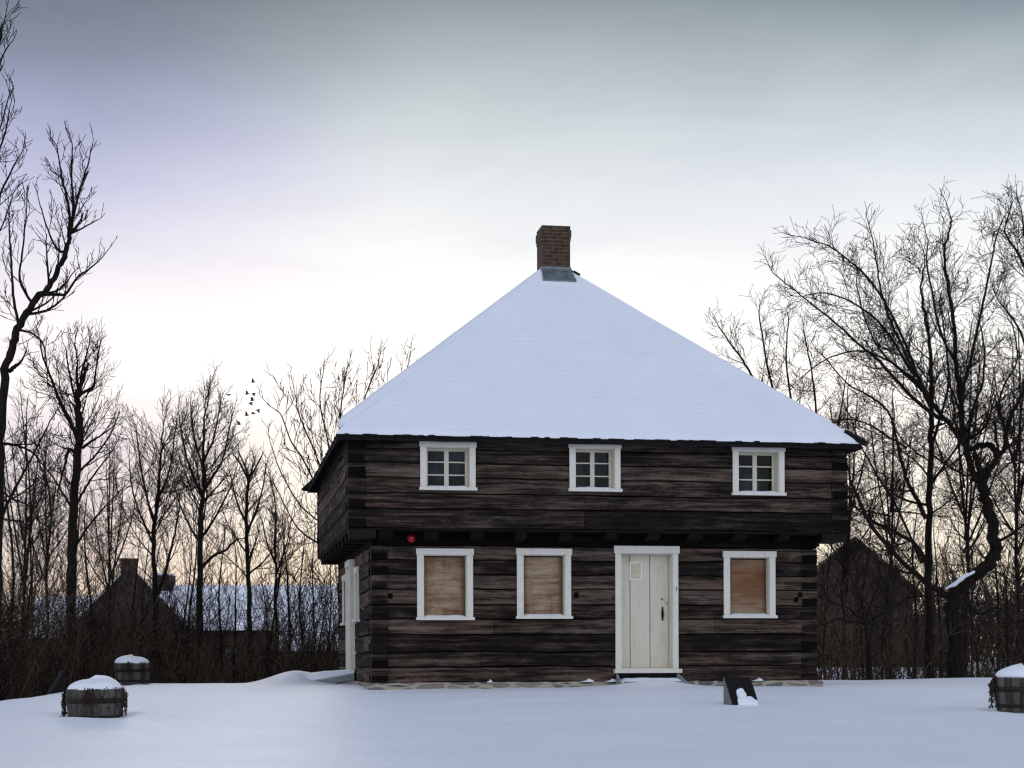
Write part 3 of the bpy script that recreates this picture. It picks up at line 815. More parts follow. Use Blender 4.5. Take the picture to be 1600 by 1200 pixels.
for k in range(7):
    y0 = .02 + k * .2
    mb.hexa([(-.86, y0 + .004, .068), (-.02, y0 + .004, .208), (-.02, y0 + .19, .208), (-.86, y0 + .19, .068), (-.86, y0 + .004, .088), (-.02, y0 + .004, .228), (-.02, y0 + .19, .228), (-.86, y0 + .19, .088)], .5)
rp(mb, 'deck', 'board')
mb = MB(); P = []
for a in range(15):
    v = -.050 + 1.5 * a / 14; row = []
    for b in range(25):
        u = -1.02 + 1.0 * b / 24
        base = .088 + (.228 - .088) * (u + .86) / .84
        e = sst(0, .14, (u + 1.02)) * sst(0, .10, v + .05)
        h = .015 + e * (.09 - .055 * sst(-.6, 0, u) + .015 * nz(u * 4, v * 3, 6))
        row.append((u, v, base + h if e > 0 else base - .02))
    P.append(row)
mb.grid(P); rp(mb, 'snow', 'snow')

# ---------------------------------------------------------------- half barrel planters
def barrel(px, Y, by, label, seed, ang):
    rr = random.Random(seed)
    b = at(px, 1060, Y); x, y = b.x, Y; zb = at(px, by, Y).z
    t = thing('barrel_planter', label, 'planter', (x, y, zb), ang, 'half barrel planters in the yard')
    H = .335; n = 22
    def rad(h): return .322 + .030 * (h / H) + .012 * math.sin(math.pi * h / H)
    mb = MB()
    for k in range(n):
        a0, a1 = 2 * math.pi * k / n + .008, 2 * math.pi * (k + 1) / n - .008; tn = rr.uniform(.25, .8)
        dr = rr.uniform(-.003, .003); top = H + rr.uniform(-.008, .006); uo = (rr.random() * 9, rr.random() * 9)
        P = []; UV = []
        for q in range(6):
            h = -.08 + (top + .08) * q / 5; r = rad(h) + dr
            P.append([(r * math.cos(a), r * math.sin(a), h) for a in (a0, (a0 + a1) / 2, a1)]); UV.append([(uo[0] + h, uo[1] + e * .1) for e in (0, .5, 1)])
        r = rad(top) - .025 + dr
        P.append([(r * math.cos(a), r * math.sin(a), top) for a in (a0, (a0 + a1) / 2, a1)]); UV.append([(uo[0], uo[1] + .2)] * 3)
        P.append([(r * math.cos(a), r * math.sin(a), top - .1) for a in (a0, (a0 + a1) / 2, a1)]); UV.append([(uo[0], uo[1] + .3)] * 3)
        mb.grid(P, UV, tn, False)
    mb.build('staves', 'stave', t)
    for h0, h1 in ((.165, .225), (-.03, .012)):
        mb = MB(); mb.rings([[((rad(h) + e) * math.cos(q * math.pi / 24), (rad(h) + e) * math.sin(q * math.pi / 24), h) for q in range(48)] for h, e in ((h0, .001), (h0, .008), (h1, .008), (h1, .001))], cap=False); mb.build('hoop', 'hoop', t)
    mb = MB(); rg = []
    for q in range(9):
        a = q / 8 * math.pi / 2
        ring = []
        for j in range(30):
            th_ = 2 * math.pi * j / 30
            rr_ = (.335 * math.cos(a) ** .8) * (1 + .05 * nz(math.cos(th_) * 1.5, math.sin(th_) * 1.5, seed))
            ring.append((rr_ * math.cos(th_), rr_ * math.sin(th_), H - .02 + (.165 + .045 * nz(math.cos(th_), math.sin(th_) + q * .1, seed * 3.3)) * math.sin(a) ** .9 + .02 * math.cos(th_ - 1)))
        rg.append(ring)
    mb.rings(rg); mb.build('snow_cap', 'snow', t)
    # dead trailing plants hanging over the rim
    w = Wood()
    groups = [(-math.pi / 2 - ang + .10, .20, 13), (math.pi - ang, .09, 18), (-ang - .06, .08, 9), (-math.pi / 2 - ang + .8, .4, 7), (math.pi / 2 - ang, 1.0, 14)]
    for a0, sp, cnt in groups:
        for _ in range(cnt):
            a = a0 + rr.gauss(0, sp * .6); r0 = .31; L = rr.uniform(.12, .42) if abs(a0 + ang - math.pi) > .01 else rr.uniform(.2, .38)
            pts = [(r0 * math.cos(a), r0 * math.sin(a), H - .01), (.355 * math.cos(a), .355 * math.sin(a), H + rr.uniform(.0, .035))]
            aa = a; r = .375 + rr.uniform(0, .022)
            for q in range(4):
                aa += rr.gauss(0, .05); r += rr.gauss(0, .006)
                pts.append((max(.363, r) * math.cos(aa), max(.363, r) * math.sin(aa), max(-.02, H - L * (q + 1) / 4)))
            w.add(pts, [.004, .0045, .005, .005, .004, .002], 3, rr.random())
            for q in range(5):
                i_ = rr.randint(2, 5); p = Vector(pts[i_]); d = Vector((rr.gauss(0, 1), rr.gauss(0, 1), rr.gauss(-.5, .8))).normalized()
                w.add([p, p + d * .018, p + d * .035], [.004, .009, .002], 3, rr.random())
    w.build('dead_vines', 'vine', t)
barrel(148.5, 21.0, 1119, 'weathered half barrel with snow cap and trailing dead vines, near left foreground', 1, .3)
barrel(207, 33.0, 1063, 'smaller looking half barrel standing farther back beside the dark brush', 2, 1.7)
barrel(1598, 21.0, 1101, 'half barrel capped with snow, cut off by the right edge of the photo', 3, 2.9)

# ---------------------------------------------------------------- slanted black panels in the snow
def wedge(name, label, loc, rz, W, D, H, snow, seed=0, side='grey'):
    t = thing(name, label, 'panel', loc, rz)
    mb = MB(); e = .012
    # slanted plate from the front foot up to the back edge
    mb.hexa([(0, -D, -.1), (W, -D, -.1), (W, -D + e, -.1), (0, -D + e, -.1), (0, 0, H), (W, 0, H), (W, e, H), (0, e, H)], .5); mb.build('plate', 'black', t, bevel=.003)
    for x in (-.012, W + .001):
        mb = MB()
        a = [(x, -D + .01, -.1), (x, .012, -.1), (x, .012, H)]; b = [(q[0] + .011, q[1], q[2]) for q in a]
        mb.face(a[::-1]); mb.face(b)
        for k in range(3): mb.face([a[k], a[(k + 1) % 3], b[(k + 1) % 3], b[k]])
        mb.build('cheek', side, t)
    if snow:
        for (cx, fy, rx, rz_, thk, sd__) in ((W * .56, .0, .18, .19, .09, 1), (W * .44, .17, .078, .12, .05, 2), (W * .80, .07, .08, .06, .05, 3)):
            mb = MB(); rg = []
            n_ = Vector((0, -(H + .1), D)).normalized(); tz = Vector((0, D, H + .1)).normalized()
            c_ = Vector((cx, -D, -.1)) + tz * ((fy + .1) / tz.z)
            for q in range(9):
                a = -.35 + (math.pi / 2 + .35) * q / 8; ring = []
                for k in range(20):
                    b = 2 * math.pi * k / 20; f = 1 + .28 * nz(math.cos(b) * 1.6 + sd__ * 3, math.sin(b) * 1.6, a * 1.2)
                    ring.append(c_ + Vector((1, 0, 0)) * (rx * f * math.cos(a) * math.cos(b)) + tz * (rz_ * f * math.cos(a) * math.sin(b)) + n_ * (thk * math.sin(a)) + Vector((0, -.05, 0)) * max(0, -math.sin(b)) * (sd__ == 1))
                rg.append(ring)
            mb.rings(rg); mb.build('snow_lump', 'snow', t)
    return t
wedge('slanted_panel', 'black slanted panel with grey side cheek and snow heaped on it, before the house', at(1134, 1107, 22.5) + Vector((0, .1, 0)), .42, .40, .29, .41, True, 3)
q = at(99, 1060, 28.0); wedge('slanted_panel', 'black slanted panel half sunk behind the snow crest at far left', Vector((q.x - .05, 28.0, -.78)), -1.15, .40, .42, .62, False, side='black')

# ---------------------------------------------------------------- trees
def rvec(rr): return Vector((rr.gauss(0, 1), rr.gauss(0, 1), rr.gauss(0, 1)))
def side_dir(d, ang, rr, flat=1.0):
    a = rvec(rr); a = (a - d * a.dot(d))
    a = a.normalized() if a.length > 1e-6 else Vector((1, 0, 0))
    return (d * math.cos(ang) + a * math.sin(ang)).normalized()

def grow(W, p, d, L, r, lvl, st, rr):
    n = st['n'][lvl]; pts = [p]; dirs = []
    step = L / n
    for _ in range(n):
        d = (d + rvec(rr) * st['wob'][lvl] + Z * st['up'][lvl]).normalized(); p = p + d * step
        pts.append(p); dirs.append(d)
    rt = max(st['rmin'], r * .38)
    W.add(pts, [r + (rt - r) * i / n for i in range(n + 1)], 5 if r > .03 else (4 if r > .012 else 3), rr.uniform(.25, .75))
    if lvl + 1 < len(st['n']):
        m = max(1, int(st['kids'][lvl] * L * rr.uniform(.8, 1.25) + rr.random()))
        for k in range(m):
            t = .12 + .88 * (k + rr.random()) / m; f = t * n; i = min(n - 1, int(f)); q = pts[i].lerp(pts[i + 1], min(1, f - i))
            cl = L * st['ratio'][lvl] * (1.1 - .65 * t) * rr.uniform(.6, 1.3)
            if cl < st['lmin']: cl = st['lmin'] * rr.uniform(.7, 1.2)
            grow(W, q, side_dir(dirs[i], math.radians(rr.gauss(st['ang'][lvl], 9)), rr), cl, max(st['rmin'], (r + (rt - r) * t) * .55), lvl + 1, st, rr)

def smooth(pts, per=4):
    P = [pts[0]] + pts + [pts[-1]]; out = []
    for i in range(1, len(P) - 2):
        for k in range(per):
            t = k / per; a, b, c, d = P[i - 1], P[i], P[i + 1], P[i + 2]
            out.append(.5 * ((2 * b) + (c - a) * t + (2 * a - 5 * b + 4 * c - d) * t * t + (3 * b - a - 3 * c + d) * t ** 3))
    out.append(P[-2]); return out

ASH = dict(n=[7, 5, 4], wob=[.075, .08, .10], up=[.12, .13, .10], kids=[6.5, 8.0], ratio=[.42, .42], ang=[36, 38], rmin=.0052, lmin=.17)
SAP = dict(n=[7, 5, 3], wob=[.08, .09, .10], up=[.10, .10, .08], kids=[4.0, 4.5], ratio=[.45, .45], ang=[34, 36], rmin=.0040, lmin=.2)
ASHF = dict(n=[7, 5, 4], wob=[.09, .10, .12], up=[.07, .08, .06], kids=[7.0, 8.5], ratio=[.45, .45], ang=[33, 35], rmin=.0043, lmin=.20)
APPLE = dict(n=[8, 6, 3], wob=[.11, .11, .09], up=[.06, .06, .04], kids=[7.6, 8.0], ratio=[.54, .52], ang=[44, 44], rmin=.0050, lmin=.27)
ARCH = dict(n=[9, 6, 4], wob=[.07, .10, .12], up=[.06, .07, .07], kids=[4.0, 5.0], ratio=[.46, .44], ang=[28, 32], rmin=.0060, lmin=.22)

def make_tree(label, Y, limbs, st, seed, name='bare_tree', dens=2.6, blen=1.6, base=None, group='bare trees around the house', lean=.22, extra=None):
    """limbs: (pixels, r0_px, r1_px, spawn_from, length_scale, density_scale); first limb is the trunk"""
    rr = random.Random(seed); s = Y / FPX
    b = at(limbs[0][0][0][0], limbs[0][0][0][1], Y); bz = gz(b.x, b.y)
    t = thing(name, label, 'tree', (b.x, b.y, bz), 0, group)
    tr = Wood(); cr = Wood()
    for li, (pix, r0, r1, t0, ls, ds) in enumerate(limbs):
        L = sum(math.hypot(pix[i + 1][0] - pix[i][0], pix[i + 1][1] - pix[i][1]) for i in range(len(pix) - 1)) * s
        D = 0 if li == 0 else rr.uniform(-1, 1) * lean * L * 2.2
        pts = []; acc = 0
        for i, (px, py) in enumerate(pix):
            if i: acc += math.hypot(px - pix[i - 1][0], py - pix[i - 1][1]) * s
            tt = acc / L if L else 0
            dy = D * tt + (rr.uniform(-.04, .04) * L if (li and i) else 0)
            if li: p = at(px, py, Y + dy * sst(0, .6, tt))
            else: p = at(px, py, Y)
            pts.append(p)
        if li == 0: pts[0].z = min(pts[0].z, bz - .25)
        sp = smooth(pts, 5); n = len(sp)
        sp = [q + rvec(rr) * (.012 * (r0 * s) / .1) for q in sp[:-1]] + [sp[-1]]
        rad = []
        for i in range(n):
            f = i / (n - 1); r = (r0 + (r1 - r0) * f ** .9) * s
            if li == 0 and f < .12: r *= 1 + .5 * (1 - f / .12) ** 2
            rad.append(r * (1 + .035 * rr.gauss(0, 1)))
        (tr if r0 * s > .025 or li == 0 else cr).add(sp, rad, 8 if r0 > 4 else 6, rr.uniform(.35, .6))
        m = int(L * (1 - t0) * dens * ds * 1.3)
        for k in range(m):
            f = t0 + (1 - t0) * (k + rr.random()) / max(1, m); x = f * (n - 1); i = min(n - 2, int(x)); q = sp[i].lerp(sp[i + 1], x - i)
            d = (sp[i + 1] - sp[i]).normalized()
            grow(cr, q, side_dir(d, math.radians(rr.gauss(st['ang'][0] + 8, 12)), rr), blen * ls * (1.12 - .7 * (f - t0) / (1 - t0 + 1e-6)) * rr.uniform(.55, 1.3), max(.006, rad[i] * rr.uniform(.28, .5)) if rad[i] < .07 else rr.uniform(.014, .03), 0, st, rr)
        # the limb goes on as a twig
        grow(cr, sp[-1], (sp[-1] - sp[-2]).normalized(), blen * ls * .5, rad[-1], 0, st, rr)
    tr.build('trunk', 'bark', t, (b.x, b.y, bz)); cr.build('crown', 'twig', t, (b.x, b.y, bz))
    return t

# --- left of the house
make_tree('tall leaning bare tree at left edge, its dark limb bending right against the sky', 30, [
    ([(-10, 1140), (-6, 950), (-3, 800), (0, 690), (8, 590), (18, 545), (32, 508), (56, 467), (77, 448), (96, 411), (104, 388), (110, 364)], 9.0, 3.3, .52, .75, .55),
    ([(110, 364), (108, 325), (100, 290), (93, 255), (89, 229)], 2.8, .9, .0, .42, 1.6),
    ([(110, 364), (114, 327), (112, 280), (113, 245), (112, 222)], 2.6, .9, .0, .42, 1.6),
    ([(111, 360), (120, 315), (128, 285), (138, 255), (141, 240)], 2.6, .9, .0, .42, 1.6),
    ([(110, 366), (126, 358), (140, 350), (152, 344)], 1.6, .8, .1, .3, 1.6),
    ([(68, 460), (88, 460), (103, 459), (121, 434), (140, 420), (160, 402)], 3.0, .9, .15, .5, 1.3),
    ([(104, 392), (92, 392), (80, 372), (70, 345), (62, 318)], 2.4, .9, .1, .5, 1.3),
    ([(50, 474), (32, 440), (34, 400), (40, 350), (42, 318)], 2.6, .9, .05, .5, 1.4),
    ([(30, 512), (22, 470), (18, 410), (15, 360), (14, 340)], 2.8, .9, .05, .5, 1.4),
    ([(28, 516), (48, 520), (66, 535), (72, 560), (74, 590)], 2.2, .8, .1, .5, 1.2),
    ([(14, 580), (24, 572), (30, 568)], 4.0, 2.2, .4, .4, 1.5),
    ([(-2, 692), (14, 694), (34, 698), (56, 712), (66, 735)], 3.2, 1.0, .1, .7, 1.4),
    ([(-3, 760), (12, 775), (25, 782), (45, 790), (60, 812)], 2.6, 1.0, .1, .7, 1.4),
    ([(-2, 820), (20, 770), (42, 730), (62, 690), (80, 655)], 3.0, 1.0, .1, .8, 1.4)], ASH, 21, dens=2.6, blen=1.35)
make_tree('very tall bare tree beyond the left edge, only its outer twigs in the photo', 28, [
    ([(-70, 1160), (-66, 800), (-58, 500), (-46, 330), (-30, 200), (-10, 110), (6, 36)], 9, 1.2, .55, .7, 1.0),
    ([(-50, 420), (-20, 350), (2, 300), (20, 262), (34, 238)], 3, .9, .2, .5, 1.5),
    ([(-42, 300), (-20, 240), (-2, 205), (14, 150)], 2.5, .9, .2, .5, 1.5),
    ([(-52, 430), (-25, 395), (0, 360), (16, 318)], 2.5, .9, .2, .5, 1.5),
    ([(-40, 300), (-15, 260), (6, 215), (14, 175)], 2.5, .9, .2, .5, 1.5),
    ([(-20, 160), (-4, 110), (8, 80), (18, 66)], 1.8, .8, .2, .4, 1.5)], ASH, 22, dens=2.3, blen=1.3)
make_tree('thick trunked bare tree with forked crown, between the leaning tree and the narrow oval tree', 38, [
    ([(110, 1080), (112, 950), (113, 850), (116, 770), (123, 705), (125, 680), (122, 640), (122, 612)], 8.5, 4.6, .42, 1.1, 1.0),
    ([(122, 690), (112, 664), (95, 630), (84, 602), (76, 580), (66, 555), (62, 530)], 3.8, 1.0, .15, .7, 1.6),
    ([(122, 620), (132, 612), (146, 604), (149, 585), (153, 560), (155, 545)], 3.0, .9, .15, .6, 1.8),
    ([(123, 618), (120, 590), (121, 565), (117, 535)], 3.0, .9, .05, .6, 2.2),
    ([(124, 615), (128, 580), (135, 555), (140, 535)], 2.4, .9, .05, .6, 2.2),
    ([(122, 640), (112, 600), (106, 570), (103, 545)], 2.4, .9, .05, .6, 2.0),
    ([(128, 700), (142, 690), (158, 680), (175, 668)], 2.6, .8, .1, .7, 1.6),
    ([(118, 706), (108, 702), (104, 716), (97, 742), (90, 770)], 3.4, 1.2, .1, .7, 1.2),
    ([(118, 790), (135, 760), (152, 735), (170, 712)], 2.4, .8, .1, .9, 1.4),
    ([(116, 800), (98, 770), (80, 742), (64, 722)], 2.4, .8, .1, .9, 1.4),
    ([(114, 860), (140, 820), (166, 790), (190, 765)], 2.4, .8, .1, .9, 1.4)], ASHF, 23, dens=3.2, blen=1.35)
make_tree('narrow oval bare tree with two stems, next to the tallest oval tree', 43, [
    ([(246, 1040), (243, 940), (239, 860), (244, 800), (249, 750), (252, 705), (255, 668)], 5.0, .9, .28, 1.25, 1.7),
    ([(246, 930), (258, 895), (268, 855), (276, 820), (281, 790)], 3.4, .9, .2, .9, 1.6),
    ([(242, 820), (230, 780), (222, 740), (216, 700), (213, 675)], 2.4, .8, .1, .7, 2.0),
    ([(246, 780), (262, 745), (270, 705), (274, 670)], 2.2, .8, .1, .6, 2.0),
    ([(240, 850), (226, 820), (214, 790), (205, 755), (202, 720)], 2.2, .8, .1, .7, 1.8)], ASHF, 24, dens=2.8, blen=1.4)
make_tree('tallest oval crowned bare tree with one straight trunk, left of the house', 42, [
    ([(312, 1050), (312, 940), (313, 850), (315, 790), (318, 765), (318, 710), (319, 660), (320, 630)], 6.0, .9, .30, 1.25, 1.6),
    ([(317, 775), (304, 748), (292, 715), (284, 680), (280, 650)], 2.8, .8, .1, .75, 2.0),
    ([(318, 768), (332, 745), (345, 725), (355, 690), (362, 655)], 2.8, .8, .1, .75, 2.0),
    ([(318, 730), (306, 695), (300, 660), (298, 640)], 2.2, .8, .1, .6, 2.0),
    ([(318, 720), (332, 690), (340, 655), (343, 635)], 2.2, .8, .1, .6, 2.0),
    ([(316, 885), (334, 868), (352, 860), (366, 846), (374, 842)], 3.0, 1.0, .2, .8, 1.2),
    ([(314, 850), (298, 825), (282, 790), (272, 755)], 2.4, .8, .1, .9, 1.6),
    ([(315, 840), (335, 810), (356, 770), (370, 730)], 2.4, .8, .1, .9, 1.6)], ASHF, 25, dens=2.8, blen=1.45)
make_tree('bare tree with a small V shaped broken top, right of the tallest oval tree', 44, [
    ([(391, 1050), (390, 960), (387, 880), (385, 820), (386, 775), (388, 748)], 4.6, 2.0, .28, 1.2, 1.4),
    ([(388, 750), (380, 733), (374, 722), (368, 714)], 2.2, 1.2, .2, .3, 1.0),
    ([(388, 750), (397, 735), (404, 722), (408, 714)], 2.0, 1.1, .2, .3, 1.0),
    ([(387, 830), (400, 800), (410, 765), (416, 730)], 2.2, .8, .1, .7, 1.8),
    ([(386, 820), (372, 790), (364, 760), (358, 735)], 2.2, .8, .1, .7, 1.8)], ASHF, 26, dens=2.8, blen=1.3)
make_tree('slender crooked bare tree closest to the left wall of the house', 40, [
    ([(432, 1060), (433, 985), (429, 940), (432, 895), (429, 850), (431, 810), (428, 775)], 3.6, .9, .3, 1.1, 1.6),
    ([(431, 900), (442, 870), (450, 840), (455, 810)], 1.8, .8, .1, .8, 1.6),
    ([(430, 880), (418, 850), (410, 815)], 1.8, .8, .1, .8, 1.6)], ASHF, 27, dens=2.8, blen=1.2)
make_tree('bare tree with arching fanned branches rising behind the left roof slope', 41, [
    ([(548, 1060), (540, 930), (536, 860), (532, 800)], 5, 3.2, .5, .9, .9),
    ([(533, 820), (500, 770), (475, 720), (455, 690), (440, 650), (430, 640)], 1.9, .8, .1, .85, 1.7),
    ([(532, 810), (505, 740), (485, 690), (468, 650), (462, 620)], 1.9, .8, .1, .85, 1.7),
    ([(532, 800), (520, 730), (508, 670), (500, 630), (502, 598)], 1.9, .8, .1, .8, 1.7),
    ([(532, 800), (530, 720), (532, 650), (535, 620), (540, 590)], 1.9, .8, .1, .8, 1.7),
    ([(533, 800), (550, 720), (562, 650), (574, 610), (590, 572)], 1.9, .8, .1, .8, 1.7),
    ([(533, 810), (570, 720), (605, 640), (628, 600), (640, 562)], 1.9, .8, .1, .8, 1.7),
    ([(534, 850), (505, 820), (470, 790), (440, 740), (425, 700)], 1.9, .8, .1, .85, 1.5),
    ([(534, 870), (500, 850), (470, 830), (450, 800), (436, 770)], 1.9, .8, .1, .8, 1.5)], ARCH, 28, dens=2.0, blen=1.5)
# --- right of the house
t10 = make_tree('big gnarled bare tree with crooked trunk and elbow limb, right of the house', 38, [
    ([(1492, 1085), (1491, 1010), (1488, 960), (1492, 930), (1515, 905), (1540, 888), (1554, 862), (1552, 825), (1545, 795), (1537, 768), (1535, 750)], 13, 7.6, .6, .9, .5),
    ([(1535, 752), (1522, 745), (1511, 707), (1505, 675), (1500, 620), (1494, 567), (1490, 500), (1480, 440), (1476, 390), (1486, 352), (1484, 335)], 6.2, .9, .15, .9, 1.2),
    ([(1536, 752), (1546, 735), (1558, 715), (1570, 700), (1573, 670), (1587, 637), (1601, 607), (1616, 550), (1620, 480)], 5.6, 1.5, .15, 1.0, 1.1),
    ([(1558, 712), (1550, 698), (1530, 696), (1512, 700), (1492, 672), (1472, 650), (1455, 625), (1437, 595), (1417, 555), (1397, 515), (1378, 460), (1370, 415), (1364, 375)], 5.6, .9, .2, .9, 1.3),
    ([(1476, 656), (1455, 645), (1417, 612), (1375, 565), (1345, 540), (1300, 500), (1262, 470), (1212, 430)], 3.6, .9, .1, .9, 1.5),
    ([(1437, 597), (1420, 550), (1400, 505), (1375, 460), (1350, 427), (1325, 406), (1296, 385), (1270, 376)], 2.4, .8, .1, .9, 1.4),
    ([(1455, 625), (1420, 590), (1385, 562), (1340, 548), (1290, 562), (1250, 592)], 2.4, .8, .1, .9, 1.5),
    ([(1417, 700), (1385, 680), (1355, 662), (1320, 655), (1285, 668)], 2.0, .8, .1, .9, 1.5),
    ([(1430, 590), (1400, 540), (1370, 500), (1330, 472), (1290, 458), (1258, 462)], 2.2, .8, .1, .9, 1.5),
    ([(1440, 880), (1405, 800), (1372, 745), (1347, 700), (1330, 655)], 2.4, .8, .1, .9, 1.4),
    ([(1500, 620), (1515, 570), (1530, 500), (1545, 430), (1556, 375), (1566, 345)], 2.8, .9, .1, .9, 1.4),
    ([(1494, 567), (1470, 520), (1455, 450), (1448, 410), (1450, 375)], 2.4, .9, .1, .9, 1.4),
    ([(1511, 690), (1520, 640), (1535, 600), (1538, 550), (1530, 500)], 2.8, .9, .1, .8, 1.4),
    ([(1573, 670), (1560, 640), (1570, 600), (1590, 560), (1580, 500)], 2.2, .9, .1, .8, 1.4),
    ([(1490, 935), (1470, 925), (1440, 905), (1395, 862), (1358, 815), (1336, 770), (1328, 745)], 6.0, 1.6, .2, .9, 1.1),
    ([(1553, 850), (1580, 835), (1605, 815)], 3, 1.5, .1, .9, 1.3),
    ([(1505, 935), (1530, 960), (1560, 950), (1590, 975)], 2.6, 1.0, .1, .7, 1.3)], APPLE, 31, dens=2.5, blen=1.45)
b10 = t10.location
mb = MB()
sp = smooth([at(1476, 924, 37.85), at(1492, 915, 37.8), at(1507, 904, 37.8), at(1522, 896, 37.85)], 5)
mb.tube([q + Vector((0, -.05, .045 + .02 * nz(q.x * 9, 1.5))) for q in sp], [.008 + (.040 + .03 * nz(i * .9, 3.3)) * math.sin(math.pi * (i + .5) / len(sp)) ** .6 for i in range(len(sp))], 8)
mb.build('snow', 'snow', t10, tuple(b10))
make_tree('straight slimmer bare trunk just left of the gnarled tree, with long left limbs', 40.5, [
    ([(1453, 1085), (1452, 980), (1450, 900), (1452, 800), (1454, 700), (1456, 620), (1455, 565), (1446, 500), (1440, 450), (1445, 410)], 7.5, .9, .3, 1.0, 1.2),
    ([(1447, 880), (1430, 850), (1400, 832), (1365, 815), (1340, 795), (1318, 770)], 4.2, 1.0, .15, .9, 1.3),
    ([(1447, 810), (1430, 775), (1418, 752), (1408, 720), (1400, 682), (1387, 642), (1352, 615), (1325, 600), (1290, 560)], 3.8, .9, .1, .9, 1.4),
    ([(1454, 700), (1470, 650), (1482, 600), (1478, 540), (1470, 480)], 2.6, .9, .1, .9, 1.4),
    ([(1452, 790), (1410, 780), (1380, 760), (1350, 770)], 2.2, .9, .1, .8, 1.4),
    ([(1455, 640), (1436, 600), (1405, 575), (1376, 548), (1352, 500), (1338, 440)], 2.6, .9, .1, .9, 1.4),
    ([(1452, 760), (1480, 720), (1500, 690), (1520, 640)], 2.4, .9, .1, .9, 1.4),
    ([(1450, 930), (1420, 935), (1390, 950), (1360, 945)], 2.0, .9, .1, .7, 1.3)], APPLE, 32, dens=2.2, blen=1.4)
make_tree('small low bare tree with spreading arms against the brown barn', 36, [
    ([(1360, 1080), (1358, 1030), (1355, 990), (1353, 972)], 5.0, 3.6, .8, .5, .8),
    ([(1354, 976), (1340, 972), (1325, 972), (1310, 967), (1292, 974)], 2.6, 1.0, .2, .5, 1.4),
    ([(1352, 970), (1338, 962), (1326, 950), (1308, 945)], 2.0, .9, .2, .5, 1.4),
    ([(1356, 974), (1378, 958), (1405, 942), (1425, 928), (1440, 905)], 2.8, 1.2, .2, .6, 1.2),
    ([(1354, 972), (1362, 940), (1375, 905), (1370, 870)], 1.8, .8, .2, .7, 1.4),
    ([(1352, 972), (1345, 935), (1330, 905), (1318, 880)], 1.8, .8, .2, .7, 1.4)], APPLE, 33, dens=2.6, blen=.9)
make_tree('bare tree at right edge with trunk out of frame and branches reaching in', 37, [
    ([(1660, 1085), (1655, 900), (1650, 760), (1645, 640), (1640, 520)], 9, 4, .5, 1., .8),
    ([(1640, 540), (1615, 460), (1598, 410), (1580, 380), (1570, 360), (1578, 330)], 3, .9, .1, .8, 1.6),
    ([(1645, 620), (1610, 560), (1590, 510), (1560, 470)], 3, .9, .1, .9, 1.5),
    ([(1650, 760), (1610, 730), (1585, 720), (1560, 740)], 3, .9, .1, .9, 1.4),
    ([(1640, 520), (1625, 430), (1605, 390), (1596, 330)], 3, .9, .1, .8, 1.5),
    ([(1652, 850), (1615, 820), (1590, 790), (1570, 760)], 3, .9, .1, .9, 1.4)], APPLE, 34, dens=2.5, blen=1.4)
make_tree('bare tree showing its top twigs above the right roof slope', 45, [
    ([(1262, 1080), (1255, 950), (1248, 850), (1240, 770)], 6, 4, .8, 1., .6),
    ([(1240, 780), (1215, 690), (1190, 620), (1165, 570), (1140, 535), (1122, 508)], 3, .9, .25, .75, 1.5),
    ([(1240, 770), (1225, 690), (1210, 620), (1195, 550), (1186, 490)], 3, .9, .25, .75, 1.5),
    ([(1242, 770), (1244, 690), (1235, 620), (1228, 560), (1232, 500)], 2.6, .9, .25, .75, 1.5),
    ([(1246, 790), (1270, 700), (1275, 640), (1268, 580), (1256, 520)], 2.6, .9, .25, .75, 1.5),
    ([(1248, 800), (1290, 720), (1310, 660), (1320, 600)], 2.6, .9, .2, .8, 1.5)], APPLE, 35, dens=2.3, blen=1.2)

# --- further trees, standing back from the yard
def back_tree(label, px, top, base, spread, Y, st, seed, r0=4.0, n=7):
    rr = random.Random(seed * 7 + 1); H = base - top; fork = base - H * rr.uniform(.34, .42)
    limbs = [([(px, 1075), (px + rr.uniform(-4, 4), base - H * .2), (px + rr.uniform(-6, 6), fork), (px + rr.uniform(-10, 10), fork - H * .3), (px + rr.uniform(-12, 12), top)], r0, .8, .32, 1.0, 1.4)]
    for k in range(n):
        a = (k + .5) / n * 2 - 1 + rr.uniform(-.12, .12); y0 = fork + rr.uniform(-.25, .05) * H
        tx = px + a * spread; ty = top + (abs(a) ** 1.7) * H * .42 + rr.uniform(0, .08) * H
        limbs.append(([(px + rr.uniform(-3, 3), y0), (px + (tx - px) * .35, y0 + (ty - y0) * .30), (px + (tx - px) * .72, y0 + (ty - y0) * .66), (tx, ty)], r0 * rr.uniform(.38, .55), .8, .12, .8, 1.5))
    make_tree(label, Y, limbs, st, seed, dens=2.0, blen=1.35)
back_tree('tangled bare tree low at the left edge, behind the leaning tree', 40, 640, 1060, 60, 45, ASHF, 61)
back_tree('slim bare tree just left of the thick trunked forked tree', 72, 690, 1060, 42, 47, ASHF, 62, 3.2, 5)
back_tree('low bushy bare tree between the forked tree and the narrow oval tree', 172, 720, 1060, 46, 46, ASHF, 63, 3.4, 6)
back_tree('broad bare tree behind the brown barn, left of the straight trunk', 1392, 620, 1060, 80, 56, APPLE, 64, 3.8, 6)
back_tree('broad bare tree in the gap right of the gnarled tree', 1588, 520, 1060, 70, 54, APPLE, 65, 4.2, 8)
back_tree('bare tree directly behind the elbow limb of the gnarled tree', 1508, 520, 1060, 90, 52, APPLE, 66, 4.0, 7)
back_tree('bare tree behind the right eave of the house', 1320, 620, 1060, 70, 50, APPLE, 67, 3.6, 7)

